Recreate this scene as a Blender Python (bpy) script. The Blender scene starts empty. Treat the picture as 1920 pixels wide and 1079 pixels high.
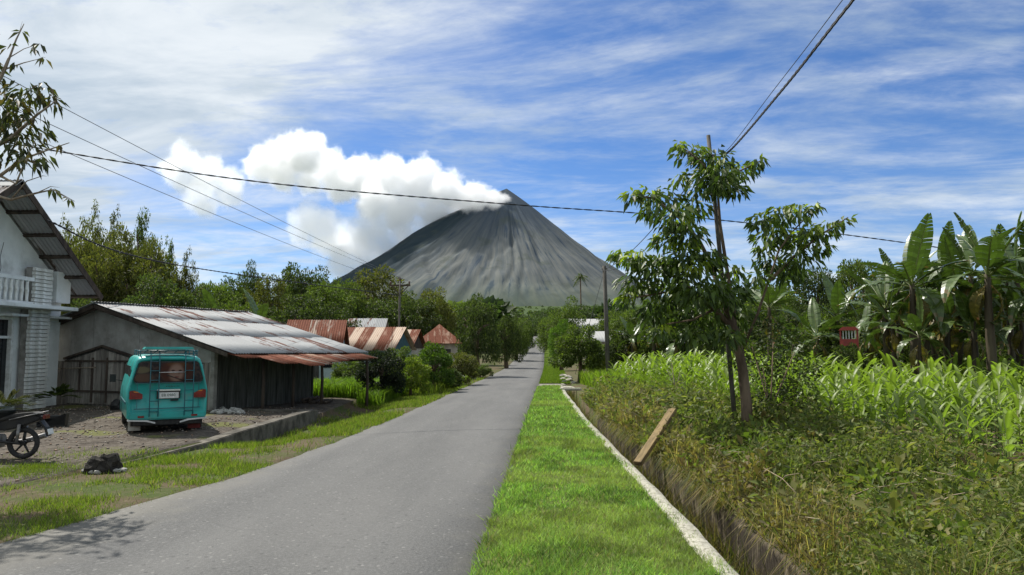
import bpy, bmesh, math, random
import numpy as np
from mathutils import Vector, Matrix, Euler, noise as mnoise

random.seed(7)
RNG = np.random.default_rng(11)
SC = bpy.context.scene
COL = SC.collection
R = math.radians

# ------------------------------------------------------------------ camera
F_PX, CX, CY = 1387.0, 960.0, 539.5           # photograph is 1920 x 1079
CAM_H = 1.75
PITCH = math.atan(115.5 / F_PX)
YAW = math.atan(72.0 * math.cos(PITCH) / F_PX)
cam_data = bpy.data.cameras.new('camera')
cam_data.sensor_width = 36.0
cam_data.lens = 36.0 * F_PX / 1920.0
cam_data.clip_start = 0.05
cam_data.clip_end = 40000.0
CAM = bpy.data.objects.new('camera', cam_data)
COL.objects.link(CAM)
CAM.location = (0, 0, CAM_H)
CAM.rotation_euler = (math.pi / 2 + PITCH, 0, YAW)
SC.camera = CAM

# ------------------------------------------------------------------ light
SUN_EL, SUN_AZ = R(53), R(48)                 # azimuth measured to the left of the road direction
to_sun = Vector((-math.sin(SUN_AZ) * math.cos(SUN_EL), math.cos(SUN_AZ) * math.cos(SUN_EL), math.sin(SUN_EL)))
sd = bpy.data.lights.new('sun', 'SUN')
sd.energy = 4.2
sd.angle = R(0.5)
sd.color = (1.0, 0.955, 0.88)
SUN = bpy.data.objects.new('sun', sd)
COL.objects.link(SUN)
SUN.rotation_euler = to_sun.to_track_quat('Z', 'Y').to_euler()
SUN.location = (-30, 30, 60)

W = bpy.data.worlds.new('World')
SC.world = W
W.use_nodes = True
wt = W.node_tree
wt.nodes.clear()
def wn(t, **k):
    n = wt.nodes.new(t)
    for a, b in k.items():
        setattr(n, a, b)
    return n
def wmath(op, a, b=None, c=None, clamp=False):
    n = wn('ShaderNodeMath', operation=op, use_clamp=clamp)
    for i, v in enumerate((a, b, c)):
        if v is None: continue
        if isinstance(v, (int, float)): n.inputs[i].default_value = v
        else: wt.links.new(v, n.inputs[i])
    return n.outputs[0]
sky = wn('ShaderNodeTexSky', sky_type='NISHITA')
sky.sun_disc = False
sky.sun_elevation = SUN_EL
sky.sun_rotation = -SUN_AZ
sky.altitude = 1100
sky.air_density = 1.0
sky.dust_density = 0.3
sky.ozone_density = 2.5
tc = wn('ShaderNodeTexCoord')
sep = wn('ShaderNodeSeparateXYZ')
wt.links.new(tc.outputs['Generated'], sep.inputs[0])
zz = wmath('ADD', wmath('MAXIMUM', sep.outputs[2], 0.0), 0.09)
pu = wmath('DIVIDE', sep.outputs[0], zz)
pv = wmath('DIVIDE', sep.outputs[1], zz)
def cloud_noise(su, sv, off, detail, rough, dist=0.0):
    c = wn('ShaderNodeCombineXYZ')
    wt.links.new(wmath('MULTIPLY', wmath('ADD', pu, wmath('MULTIPLY', pv, 0.22)), su), c.inputs[0])
    wt.links.new(wmath('MULTIPLY', pv, sv), c.inputs[1])
    c.inputs[2].default_value = off
    n = wn('ShaderNodeTexNoise')
    n.inputs['Scale'].default_value = 1.0
    n.inputs['Detail'].default_value = detail
    n.inputs['Roughness'].default_value = rough
    n.inputs['Distortion'].default_value = dist
    wt.links.new(c.outputs[0], n.inputs['Vector'])
    return n.outputs[0]
def wsmooth(v, lo, hi):
    n = wn('ShaderNodeMapRange', interpolation_type='SMOOTHSTEP')
    wt.links.new(v, n.inputs[0])
    n.inputs[1].default_value = lo
    n.inputs[2].default_value = hi
    return n.outputs[0]
n_big = cloud_noise(0.42, 0.36, 3.4, 2.0, 0.5)
n_mid = cloud_noise(0.75, 1.5, 8.1, 8.0, 0.62, 0.6)
n_fine = cloud_noise(3.2, 5.5, 1.7, 6.0, 0.65, 0.3)
# a veil of high cloud covers the left half of the sky, thin streaks the rest
bc = wmath('ADD', pu, wmath('MULTIPLY', wmath('SUBTRACT', pv, 1.75), 0.85))
bank = wsmooth(wmath('ADD', bc, wmath('MULTIPLY', wmath('SUBTRACT', n_big, 0.5), 2.2)), 0.45, -0.75)
veil = wsmooth(wmath('ADD', wmath('MULTIPLY', n_mid, 0.72), wmath('MULTIPLY', n_fine, 0.28)), 0.385, 0.66)
dens = wmath('ADD', wmath('MULTIPLY', bank, wmath('ADD', wmath('MULTIPLY', n_mid, 0.75), 0.45)), wmath('MULTIPLY', veil, 0.78))
low = wsmooth(sep.outputs[2], 0.26, 0.02)     # the air whitens towards the horizon
dens = wmath('ADD', dens, wmath('MULTIPLY', low, 0.30), clamp=True)
dens = wmath('MULTIPLY', dens, 0.94)
deep = wn('ShaderNodeMixRGB', blend_type='MULTIPLY')
deep.inputs[0].default_value = 1.0
deep.inputs[2].default_value = (0.44, 0.61, 0.83, 1)
wt.links.new(sky.outputs[0], deep.inputs[1])
mixc = wn('ShaderNodeMixRGB')
wt.links.new(dens, mixc.inputs[0])
wt.links.new(deep.outputs[0], mixc.inputs[1])
tone = wn('ShaderNodeMixRGB')
wt.links.new(wsmooth(cloud_noise(1.1, 2.0, 5.5, 7.0, 0.6, 0.4), 0.34, 0.66), tone.inputs[0])
tone.inputs[1].default_value = (3.5, 4.15, 4.75, 1)
tone.inputs[2].default_value = (5.9, 6.25, 6.45, 1)
wt.links.new(tone.outputs[0], mixc.inputs[2])
bg = wn('ShaderNodeBackground')
bg.inputs[1].default_value = 0.096
wt.links.new(mixc.outputs[0], bg.inputs[0])
wo = wn('ShaderNodeOutputWorld')
wt.links.new(bg.outputs[0], wo.inputs[0])

SC.view_settings.view_transform = 'Standard'
SC.view_settings.look = 'None'
SC.view_settings.gamma = 1.0
SC.view_settings.use_curve_mapping = False
SC.view_settings.exposure = 0.66
SC.render.engine = 'CYCLES'
cy = SC.cycles
cy.use_denoising = True
cy.max_bounces = 14
cy.diffuse_bounces = 3
cy.glossy_bounces = 3
cy.transmission_bounces = 4
cy.transparent_max_bounces = 8
cy.volume_bounces = 14
cy.sample_clamp_indirect = 8.0

# ------------------------------------------------------------------ pixel helpers
RCAM = Euler(CAM.rotation_euler).to_matrix()
def ray(px, py):
    return RCAM @ Vector(((px - CX) / F_PX, -(py - CY) / F_PX, -1.0))
def at(px, py, Y):
    d = ray(px, py)
    return Vector((0, 0, CAM_H)) + d * (Y / d.y)
def on(px, py, z=0.0):
    d = ray(px, py)
    return Vector((0, 0, CAM_H)) + d * ((z - CAM_H) / d.z)

# ------------------------------------------------------------------ object helpers
def tag(o, label=None, cat=None, group=None, kind=None):
    if label: o['label'] = label
    if cat: o['category'] = cat
    if group: o['group'] = group
    if kind: o['kind'] = kind
    return o
def empty(name, loc=(0, 0, 0), rz=0.0, scale=1.0):
    o = bpy.data.objects.new(name, None)
    COL.objects.link(o)
    o.location = loc
    o.rotation_euler = (0, 0, rz)
    o.scale = (scale, scale, scale) if isinstance(scale, (int, float)) else scale
    o.empty_display_size = 0.2
    return o
def link(name, me, parent=None, loc=None, rot=None, scale=None):
    o = bpy.data.objects.new(name, me)
    COL.objects.link(o)
    if parent is not None: o.parent = parent
    if loc is not None: o.location = loc
    if rot is not None: o.rotation_euler = rot
    if scale is not None: o.scale = (scale,) * 3 if isinstance(scale, (int, float)) else scale
    return o
def copy_tree(o, parent=None):
    c = o.copy()
    COL.objects.link(c)
    c.parent = parent
    for ch in list(o.children):
        copy_tree(ch, c)
    return c
def npmesh(name, V, Fs, col=None, mats=(), smooth=False):
    V = np.asarray(V, np.float32)
    Fs = np.asarray(Fs, np.int32)
    me = bpy.data.meshes.new(name)
    n, k = Fs.shape
    me.vertices.add(len(V))
    me.vertices.foreach_set('co', V.ravel())
    me.loops.add(n * k)
    me.loops.foreach_set('vertex_index', Fs.ravel())
    me.polygons.add(n)
    me.polygons.foreach_set('loop_start', np.arange(0, n * k, k, dtype=np.int32))
    if smooth:
        me.polygons.foreach_set('use_smooth', np.ones(n, bool))
    if col is not None:
        ca = me.color_attributes.new('Col', 'FLOAT_COLOR', 'POINT')
        c4 = np.ones((len(V), 4), np.float32)
        c4[:, :3] = col
        ca.data.foreach_set('color', c4.ravel())
    for m in mats: me.materials.append(m)
    me.update()
    me.validate()
    return me

class MB:
    def __init__(s):
        s.v = []; s.f = []; s.m = []; s.sm = []
    def add(s, vs, fs, mi=0, smooth=False):
        b = len(s.v)
        s.v += [tuple(v) for v in vs]
        for f in fs:
            s.f.append([b + i for i in f]); s.m.append(mi); s.sm.append(smooth)
        return s
    def box(s, c, d, rot=None, mi=0, taper=1.0):
        hx, hy, hz = d[0] / 2, d[1] / 2, d[2] / 2
        vs = []
        for z in (-1, 1):
            t = taper if z > 0 else 1.0
            for x, y in ((-1, -1), (1, -1), (1, 1), (-1, 1)):
                vs.append(Vector((x * hx * t, y * hy * t, z * hz)))
        if rot is not None:
            m = rot if isinstance(rot, Matrix) else Euler(rot).to_matrix()
            vs = [m @ v for v in vs]
        c = Vector(c)
        return s.add([v + c for v in vs], [(3, 2, 1, 0), (4, 5, 6, 7), (0, 1, 5, 4), (1, 2, 6, 5), (2, 3, 7, 6), (3, 0, 4, 7)], mi)
    def tube(s, pts, rad, n=8, mi=0, cap=True, smooth=True):
        pts = [Vector(p) for p in pts]
        if isinstance(rad, (int, float)): rad = [rad] * len(pts)
        vs = []; fs = []
        up = None
        for i, p in enumerate(pts):
            t = (pts[min(i + 1, len(pts) - 1)] - pts[max(i - 1, 0)])
            if t.length < 1e-9: t = Vector((0, 0, 1))
            t.normalize()
            if up is None:
                up = Vector((0, 0, 1)) if abs(t.z) < 0.9 else Vector((1, 0, 0))
            a = t.cross(up)
            if a.length < 1e-6: a = t.orthogonal()
            a.normalize()
            b = a.cross(t)
            up = b
            for k in range(n):
                w = 2 * math.pi * k / n
                vs.append(p + (a * math.cos(w) + b * math.sin(w)) * rad[i])
        for i in range(len(pts) - 1):
            for k in range(n):
                k2 = (k + 1) % n
                fs.append((i * n + k, i * n + k2, (i + 1) * n + k2, (i + 1) * n + k))
        s.add(vs, fs, mi, smooth)
        if cap:
            b = len(s.v) - len(vs)
            s.f.append([b + k for k in range(n)][::-1]); s.m.append(mi); s.sm.append(False)
            e = b + (len(pts) - 1) * n
            s.f.append([e + k for k in range(n)]); s.m.append(mi); s.sm.append(False)
        return s
    def prism(s, poly, axis, d0, d1, mi=0):
        # poly: 2D points in the plane across 'axis' (x: (y,z), y: (x,z), z: (x,y))
        def p3(p, d):
            return {'x': (d, p[0], p[1]), 'y': (p[0], d, p[1]), 'z': (p[0], p[1], d)}[axis]
        n = len(poly)
        vs = [p3(p, d0) for p in poly] + [p3(p, d1) for p in poly]
        fs = [tuple(range(n))[::-1], tuple(range(n, 2 * n))]
        for i in range(n):
            j = (i + 1) % n
            fs.append((i, j, n + j, n + i))
        return s.add(vs, fs, mi)
    def mesh(s, name, mats, bevel=0.0, fix=True):
        me = bpy.data.meshes.new(name)
        me.from_pydata(s.v, [], s.f)
        for m in (mats if isinstance(mats, (list, tuple)) else [mats]): me.materials.append(m)
        me.polygons.foreach_set('material_index', s.m)
        me.polygons.foreach_set('use_smooth', s.sm)
        if fix or bevel:
            bm = bmesh.new(); bm.from_mesh(me)
            bmesh.ops.recalc_face_normals(bm, faces=bm.faces)
            if bevel:
                es = [e for e in bm.edges if len(e.link_faces) == 2 and e.calc_face_angle(0) > 0.5]
                bmesh.ops.bevel(bm, geom=es, offset=bevel, segments=2, affect='EDGES', clamp_overlap=True)
            bm.to_mesh(me); bm.free()
        me.update()
        return me
    def build(s, name, mats, parent=None, loc=None, rot=None, bevel=0.0, scale=None):
        return link(name, s.mesh(name, mats, bevel), parent, loc, rot, scale)

# ------------------------------------------------------------------ materials
def new_mat(name):
    m = bpy.data.materials.new(name)
    m.use_nodes = True
    nt = m.node_tree
    nt.nodes.clear()
    out = nt.nodes.new('ShaderNodeOutputMaterial')
    return m, nt, out
class NT:
    def __init__(s, nt): s.nt = nt
    def n(s, t, ins=None, **k):
        x = s.nt.nodes.new(t)
        for a, b in k.items(): setattr(x, a, b)
        for a, b in (ins or {}).items():
            if hasattr(b, 'is_output'): s.nt.links.new(b, x.inputs[a])
            else: x.inputs[a].default_value = b
        return x
    def math(s, op, a, b=None, c=None, clamp=False):
        d = {0: a}
        if b is not None: d[1] = b
        if c is not None: d[2] = c
        return s.n('ShaderNodeMath', d, operation=op, use_clamp=clamp).outputs[0]
    def pos(s, which='Object', scale=(1, 1, 1), rot=(0, 0, 0)):
        if which == 'World':
            src = s.n('ShaderNodeNewGeometry').outputs['Position']
        else:
            src = s.n('ShaderNodeTexCoord').outputs[which]
        return s.n('ShaderNodeMapping', {'Vector': src, 'Scale': scale, 'Rotation': rot}).outputs[0]
    def noise(s, vec, scale, detail=4.0, rough=0.55, dist=0.0):
        return s.n('ShaderNodeTexNoise', {'Vector': vec, 'Scale': scale, 'Detail': detail, 'Roughness': rough, 'Distortion': dist}).outputs[0]
    def ramp(s, fac, stops, interp='LINEAR'):
        r = s.n('ShaderNodeValToRGB', {0: fac})
        cr = r.color_ramp
        cr.interpolation = interp
        while len(cr.elements) < len(stops): cr.elements.new(0.5)
        for e, (p, c) in zip(cr.elements, stops):
            e.position = p
            e.color = (c[0], c[1], c[2], 1) if not isinstance(c, (int, float)) else (c, c, c, 1)
        return r.outputs[0]
    def mix(s, fac, a, b, blend='MIX'):
        a = (*a, 1) if isinstance(a, tuple) and len(a) == 3 else a
        b = (*b, 1) if isinstance(b, tuple) and len(b) == 3 else b
        return s.n('ShaderNodeMixRGB', {0: fac, 1: a, 2: b}, blend_type=blend).outputs[0]
    def smooth(s, v, lo, hi):
        return s.n('ShaderNodeMapRange', {0: v, 1: lo, 2: hi}, interpolation_type='SMOOTHSTEP').outputs[0]
    def bump(s, h, strength=0.5, dist=0.02):
        return s.n('ShaderNodeBump', {'Height': h, 'Strength': strength, 'Distance': dist}).outputs[0]
    def rand(s):
        return s.n('ShaderNodeObjectInfo').outputs['Random']
def c4(c): return (c[0], c[1], c[2], 1)

def M(name, base, rough=0.8, spec=0.3, c2=None, scale=3.0, lo=0.35, hi=0.65, coord='Object', stretch=(1, 1, 1),
      bump=None, metal=0.0, coat=0.0, vary=0.0, grime=None):
    m, nt, out = new_mat(name)
    t = NT(nt)
    col = c4(base)
    vec = t.pos(coord, stretch)
    if c2 is not None:
        f = t.smooth(t.noise(vec, scale, 6, 0.6), lo, hi)
        col = t.mix(f, base, c2)
    if grime is not None:      # (colour, scale, amount)
        f = t.smooth(t.noise(t.pos(coord), grime[1], 8, 0.7), 0.5, 0.72)
        f = t.math('MULTIPLY', f, grime[2])
        col = t.mix(f, col, grime[0])
    if vary:
        k = t.math('MULTIPLY_ADD', t.rand(), vary, 1 - vary / 2)
        kc = t.n('ShaderNodeCombineXYZ', {0: k, 1: k, 2: k}).outputs[0]
        col = t.mix(1.0, col, kc, 'MULTIPLY')
    p = t.n('ShaderNodeBsdfPrincipled', {'Base Color': col, 'Roughness': rough, 'Specular IOR Level': spec, 'Metallic': metal, 'Coat Weight': coat})
    if bump:
        h = t.noise(vec, bump[0], 8, 0.6)
        nt.links.new(t.bump(h, bump[1], bump[2] if len(bump) > 2 else 0.02), p.inputs['Normal'])
    nt.links.new(p.outputs[0], out.inputs[0])
    return m

def leaf_mat(name, tint=(1, 1, 1), transl=0.35, rough=0.45, spec=0.35, tgain=(1.15, 1.35, 0.55)):
    m, nt, out = new_mat(name)
    t = NT(nt)
    a = t.n('ShaderNodeVertexColor', layer_name='Col').outputs[0]
    col = t.mix(1.0, a, c4(tint), 'MULTIPLY')
    k = t.math('MULTIPLY_ADD', t.rand(), 0.3, 0.85)
    col = t.mix(1.0, col, t.n('ShaderNodeCombineXYZ', {0: k, 1: k, 2: k}).outputs[0], 'MULTIPLY')
    p = t.n('ShaderNodeBsdfPrincipled', {'Base Color': col, 'Roughness': rough, 'Specular IOR Level': spec})
    tcol = t.mix(1.0, col, c4(tgain), 'MULTIPLY')
    tr = t.n('ShaderNodeBsdfTranslucent', {'Color': tcol})
    mx = t.n('ShaderNodeMixShader', {0: transl, 1: p.outputs[0], 2: tr.outputs[0]})
    nt.links.new(mx.outputs[0], out.inputs[0])
    return m

MAT = {}
MAT['leaf'] = leaf_mat('leaf_mat', transl=0.44, rough=0.6, spec=0.25)
MAT['leaf_gloss'] = leaf_mat('leaf_gloss_mat', transl=0.34, rough=0.5, spec=0.35)
MAT['grass'] = leaf_mat('grass_mat', transl=0.45, rough=0.6, spec=0.2)
MAT['maize'] = leaf_mat('maize_mat', transl=0.42, rough=0.45, spec=0.4)
MAT['banana'] = leaf_mat('banana_mat', transl=0.20, rough=0.38, spec=0.5)
MAT['bark'] = M('bark_mat', (0.17, 0.125, 0.085), 0.9, 0.2, (0.07, 0.05, 0.035), 6, coord='Object', stretch=(1, 1, 0.25), bump=(18, 0.8))
MAT['bark_pale'] = M('bark_pale_mat', (0.30, 0.25, 0.19), 0.9, 0.2, (0.13, 0.10, 0.07), 7, stretch=(1, 1, 0.25), bump=(18, 0.8))
MAT['soil'] = M('soil_mat', (0.085, 0.062, 0.04), 0.95, 0.1, (0.05, 0.06, 0.02), 0.5, coord='World', bump=(9, 0.7, 0.05))
MAT['cement'] = M('cement_mat', (0.30, 0.285, 0.26), 0.9, 0.2, (0.15, 0.14, 0.12), 2.5, bump=(22, 0.5))
MAT['wood_dark'] = M('wood_dark_mat', (0.085, 0.065, 0.05), 0.85, 0.2, (0.04, 0.03, 0.025), 5, stretch=(1, 1, 0.2), bump=(20, 0.4))
MAT['steel'] = M('steel_mat', (0.30, 0.30, 0.30), 0.5, 0.5, (0.16, 0.15, 0.14), 8, metal=0.6)
MAT['black_rubber'] = M('black_rubber_mat', (0.02, 0.02, 0.02), 0.75, 0.3, (0.045, 0.042, 0.038), 12)
MAT['black_plastic'] = M('black_plastic_mat', (0.012, 0.012, 0.013), 0.5, 0.3, (0.025, 0.024, 0.022), 6)
MAT['cable'] = M('cable_mat', (0.02, 0.02, 0.022), 0.6, 0.3)
MAT['wire'] = M('wire_mat', (0.10, 0.10, 0.11), 0.5, 0.4)

# ------------------------------------------------------------------ noise in numpy
def vnoise(x, y, seed=0):
    xi = np.floor(x).astype(np.int64); yi = np.floor(y).astype(np.int64)
    fx = x - xi; fy = y - yi
    fx = fx * fx * (3 - 2 * fx); fy = fy * fy * (3 - 2 * fy)
    def h(a, b):
        n = (a * 374761393 + b * 668265263 + seed * 974711) & 0x7fffffff
        n = ((n ^ (n >> 13)) * 1274126177) & 0x7fffffff
        return ((n ^ (n >> 16)) & 0xffff) / 65535.0
    return (h(xi, yi) * (1 - fx) + h(xi + 1, yi) * fx) * (1 - fy) + (h(xi, yi + 1) * (1 - fx) + h(xi + 1, yi + 1) * fx) * fy
def fbm(x, y, oct=4, seed=0):
    s = 0; a = 0.5; t = 0
    for i in range(oct):
        s = s + a * vnoise(x * 2 ** i, y * 2 ** i, seed + i * 17); t += a; a *= 0.5
    return s / t
# ------------------------------------------------------------------ terrain functions
def ip(Y, a, b): return np.interp(Y, a, b)
def xk(Y): return ip(Y, [0, 5.7, 10.8, 18, 28.5, 36, 60, 200], [1.62, 1.46, 1.23, .88, .58, .50, .55, .6])          # kerb, road side
def xf(Y): return ip(Y, [0, 5.7, 8.8, 13.1, 19.4, 28, 36, 60], [2.12, 2.03, 1.92, 1.66, 1.28, 1.02, .92, .95])    # far ditch wall
def rl(Y): return ip(Y, [-20, 0, 6.6, 9.9, 14.1, 20, 47, 74, 105, 124, 150, 170, 220, 400], [-6.2, -5.4, -4.92, -4.32, -4.02, -3.93, -3.91, -4.1, -4.3, -4.3, -4.6, -6.2, -14, -60])
def rr(Y): return ip(Y, [-20, 0, 47, 74, 105, 124, 150, 170, 220, 400], [-.62, -.60, -.56, -.62, -.85, -.85, -1.25, -2.8, -10, -56])
def xe(Y): return ip(Y, [-20, 4, 7.5, 9, 11.6, 14.3, 19.6, 24, 200], [-9, -8.2, -7.1, -6.95, -6.4, -6.08, -6.3, -6.5, -6.5])   # yard edge
def ditch_depth(Y): return ip(Y, [0, 26, 40, 60], [.80, .72, .25, .06])
YP = [-60, 62, 74, 90, 105, 124, 150, 165, 185, 300, 600, 1000, 2500, 4200, 20000]
ZP = [0, 0, .13, .6, 1.2, 2.5, 4.1, 4.6, 4.6, 5.6, 17, 38, 125, 250, 250]
def sstep(v, a, b):
    t = np.clip((v - a) / (b - a), 0, 1)
    return t * t * (3 - 2 * t)
def H(x, y):
    x = np.asarray(x, float); y = np.asarray(y, float)
    z = ip(y, YP, ZP)
    near = 1 - sstep(y, 40, 90)
    f = xf(y)
    z = z + np.where(x > f, np.minimum(.30, .07 * (x - f)) * near + .10 * (fbm(x * .9, y * .9, 3, 5) - .5) * sstep(x, f + .2, f + 1.2) * near, 0)
    # the left verge drops below the yard between the yard wall and the road
    dip = np.exp(-((x + 5.75) / .75) ** 2) * sstep(y, 12.5, 16) * (1 - sstep(y, 22, 30))
    z = z - .24 * dip
    yard = sstep(y, 8.5, 12.5) * (1 - sstep(y, 25, 27))
    z = z + np.where(x < xe(y), .10 * yard, 0)
    z = z + .03 * (fbm(x * .7, y * .7, 2, 9) - .5) * np.where((x < rl(y) - .05) | (x > xf(y)), 1, 0) * near
    z = z + np.where(np.abs(x) > 30, (np.abs(x) - 30) * .004, 0) + np.where(y > 300, 6 * (fbm(x * .01, y * .01, 3, 3) - .5), 0)
    return z
def h1(x, y): return float(H(np.array([x]), np.array([y]))[0])

# ------------------------------------------------------------------ ground sheet
def ground():
    ys = list(np.arange(-14, 40, .3)) + list(40 * 1.035 ** np.arange(0, 150))
    ys = np.array([y for y in ys if y < 7500])
    rows = []
    for y in ys:
        e, l, r, k, f = float(xe(y)), float(rl(y)), float(rr(y)), float(xk(y)), float(xf(y))
        far = 9000.0
        seg = []
        a = -(np.geomspace(30, far, 26))[::-1]
        seg += [(x, 0) for x in a[:-1]]
        seg += [(x, -.05 if x < e - .05 else 0) for x in np.linspace(-30, e - .08, 40)]
        seg += [(e - .02, 0)] + [(x, 0) for x in np.linspace(e, l - .02, 12)]
        seg += [(l + .06, -.07)] + [(x, -.07) for x in np.linspace(l + .2, r - .2, 6)] + [(r - .06, -.07)]
        seg += [(x, 0) for x in np.linspace(r + .02, k + .02, 7)]
        dd = -float(ditch_depth(y))
        seg += [(k + .06, dd), (k + .2, dd - .02), (f - .1, dd - .02), (f + .08, dd)]
        seg += [(f + .12, 0)] + [(x, 0) for x in f + .12 + np.linspace(.25, 14, 34)]
        seg += [(x, 0) for x in np.geomspace(f + 16, far, 26)]
        xs = np.array([s[0] for s in seg]); dz = np.array([s[1] for s in seg])
        z = H(xs, np.full(len(xs), y))
        ditch = (xs > k + .04) & (xs < f + .1)
        z = np.where(ditch, float(H(0., y)) + dz, z + dz)
        rows.append(np.stack([xs, np.full(len(xs), y), z], 1))
    n = len(rows[0]); m = len(rows)
    V = np.concatenate(rows)
    i = np.arange(m - 1)[:, None] * n + np.arange(n - 1)[None, :]
    Fq = np.stack([i, i + 1, i + n + 1, i + n], -1).reshape(-1, 4)
    mt, nt, out = new_mat('ground_mat')
    t = NT(nt)
    w = t.pos('World')
    n1 = t.noise(w, .7, 6, .6)
    n2 = t.noise(w, 7, 6, .65)
    c = t.mix(t.smooth(n1, .4, .6), (0.095, 0.07, 0.045), (0.055, 0.075, 0.02))
    c = t.mix(t.math('MULTIPLY', t.smooth(n2, .5, .7), .6), c, (0.16, 0.13, 0.085))
    far = t.smooth(t.n('ShaderNodeSeparateXYZ', {0: w}).outputs[1], 60, 200)
    c = t.mix(far, c, (0.045, 0.07, 0.022))
    p = t.n('ShaderNodeBsdfPrincipled', {'Base Color': c, 'Roughness': .95, 'Specular IOR Level': .1})
    nt.links.new(t.bump(n2, .8, .05), p.inputs['Normal'])
    nt.links.new(p.outputs[0], out.inputs[0])
    o = link('ground', npmesh('ground', V, Fq, mats=[mt], smooth=True))
    tag(o, kind='structure')
ground()

def strip_sheet(name, y0, y1, xa, xb, dz, nx, mat, step=.3, edge=0.0, zfun=None, crown=0.0, skirt=0.05):
    ys = [y for y in np.arange(y0, min(y1, 40), step)]
    if y1 > 40:
        yy = 40.0
        while yy < y1:
            ys.append(yy); yy *= 1.018
    ys = np.array(ys + [y1])
    rows = []
    for j, y in enumerate(ys):
        a = float(xa(y)) + edge * (fbm(np.array([y * 1.6]), np.array([3.3]), 3, 41)[0] - .5)
        b = float(xb(y)) + edge * (fbm(np.array([y * 1.6]), np.array([9.1]), 3, 57)[0] - .5)
        u = np.linspace(0, 1, nx)
        xs = a + (b - a) * u
        z = (H(xs, np.full(nx, y)) if zfun is None else zfun(xs, np.full(nx, y))) + dz + crown * (1 - (2 * u - 1) ** 2)
        row = np.stack([xs, np.full(nx, y), z], 1)
        lo = row[[0, -1]].copy(); lo[:, 2] -= skirt; lo[0, 0] -= .015; lo[1, 0] += .015
        rows.append(np.concatenate([lo[:1], row, lo[1:]]))
    n = nx + 2; m = len(rows)
    V = np.concatenate(rows)
    i = np.arange(m - 1)[:, None] * n + np.arange(n - 1)[None, :]
    Fq = np.stack([i, i + 1, i + n + 1, i + n], -1).reshape(-1, 4)
    o = link(name, npmesh(name, V, Fq, mats=[mat], smooth=True))
    return tag(o, kind='structure')

def asphalt():
    m, nt, out = new_mat('asphalt_mat')
    t = NT(nt)
    w = t.pos('World')
    big = t.noise(t.pos('World', (1.2, .25, 1)), .9, 5, .6)
    fine = t.noise(w, 42, 4, .75)
    stone = t.n('ShaderNodeTexVoronoi', {'Vector': w, 'Scale': 95.0}).outputs['Distance']
    c = t.mix(t.smooth(big, .35, .7), (0.082, 0.0815, 0.079), (0.112, 0.110, 0.105))
    c = t.mix(t.math('MULTIPLY', t.smooth(fine, .42, .72), .75), c, (0.165, 0.163, 0.157))
    c = t.mix(t.math('MULTIPLY', t.smooth(stone, .35, .1), .25), c, (0.07, 0.07, 0.07))
    # worn wheel tracks and dusty edges
    x = t.n('ShaderNodeSeparateXYZ', {0: w}).outputs[0]
    tr = t.math('ABSOLUTE', t.math('SUBTRACT', t.math('ABSOLUTE', t.math('ADD', x, 2.3)), .75))
    c = t.mix(t.math('MULTIPLY', t.smooth(tr, .5, .1), .16), c, (0.15, 0.148, 0.142))
    dust = t.smooth(t.math('ADD', t.math('ABSOLUTE', t.math('ADD', x, 2.4)), t.math('MULTIPLY', t.noise(w, 2.2, 6, .7), 1.4)), 2.05, 2.75)
    c = t.mix(t.math('MULTIPLY', dust, .40), c, (0.155, 0.145, 0.12))
    # hairline cracks
    wv = t.n('ShaderNodeTexVoronoi', {'Vector': t.mix(.12, t.pos('World', (.5, .33, 1)), t.n('ShaderNodeTexNoise', {'Vector': w, 'Scale': 1.3, 'Detail': 6.0}).outputs[1]), 'Scale': .8}, feature='DISTANCE_TO_EDGE').outputs[0]
    crack = t.math('MULTIPLY', t.smooth(wv, .006, .001), t.smooth(t.noise(w, .5, 3), .52, .66))
    c = t.mix(t.math('MULTIPLY', crack, .18), c, (0.05, 0.05, 0.05))
    stain = t.smooth(t.noise(t.pos('World', (1, .5, 1)), .42, 4, .6), .62, .72)
    c = t.mix(t.math('MULTIPLY', stain, .30), c, (0.055, 0.055, 0.055))
    spk = t.n('ShaderNodeTexVoronoi', {'Vector': w, 'Scale': 16.0}).outputs['Color']
    sv = t.n('ShaderNodeSeparateXYZ', {0: spk}).outputs[1]
    sd_ = t.n('ShaderNodeTexVoronoi', {'Vector': w, 'Scale': 16.0}).outputs['Distance']
    c = t.mix(t.math('MULTIPLY', t.math('MULTIPLY', t.smooth(sv, .80, .84), t.smooth(sd_, .30, .16)), .55), c, (0.24, 0.235, 0.22))
    c = t.mix(t.math('MULTIPLY', t.math('MULTIPLY', t.smooth(sv, .20, .16), t.smooth(sd_, .34, .18)), .5), c, (0.045, 0.045, 0.045))
    p = t.n('ShaderNodeBsdfPrincipled', {'Base Color': c, 'Roughness': .88, 'Specular IOR Level': .25})
    hh = t.math('ADD', t.math('MULTIPLY', fine, .6), stone)
    nt.links.new(t.bump(hh, .45, .008), p.inputs['Normal'])
    nt.links.new(p.outputs[0], out.inputs[0])
    return m
def zroad(x, y): return ip(y, YP, ZP)
strip_sheet('road', -13, 330, rl, rr, .012, 9, asphalt(), edge=.16, zfun=zroad, crown=.03)

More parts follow.
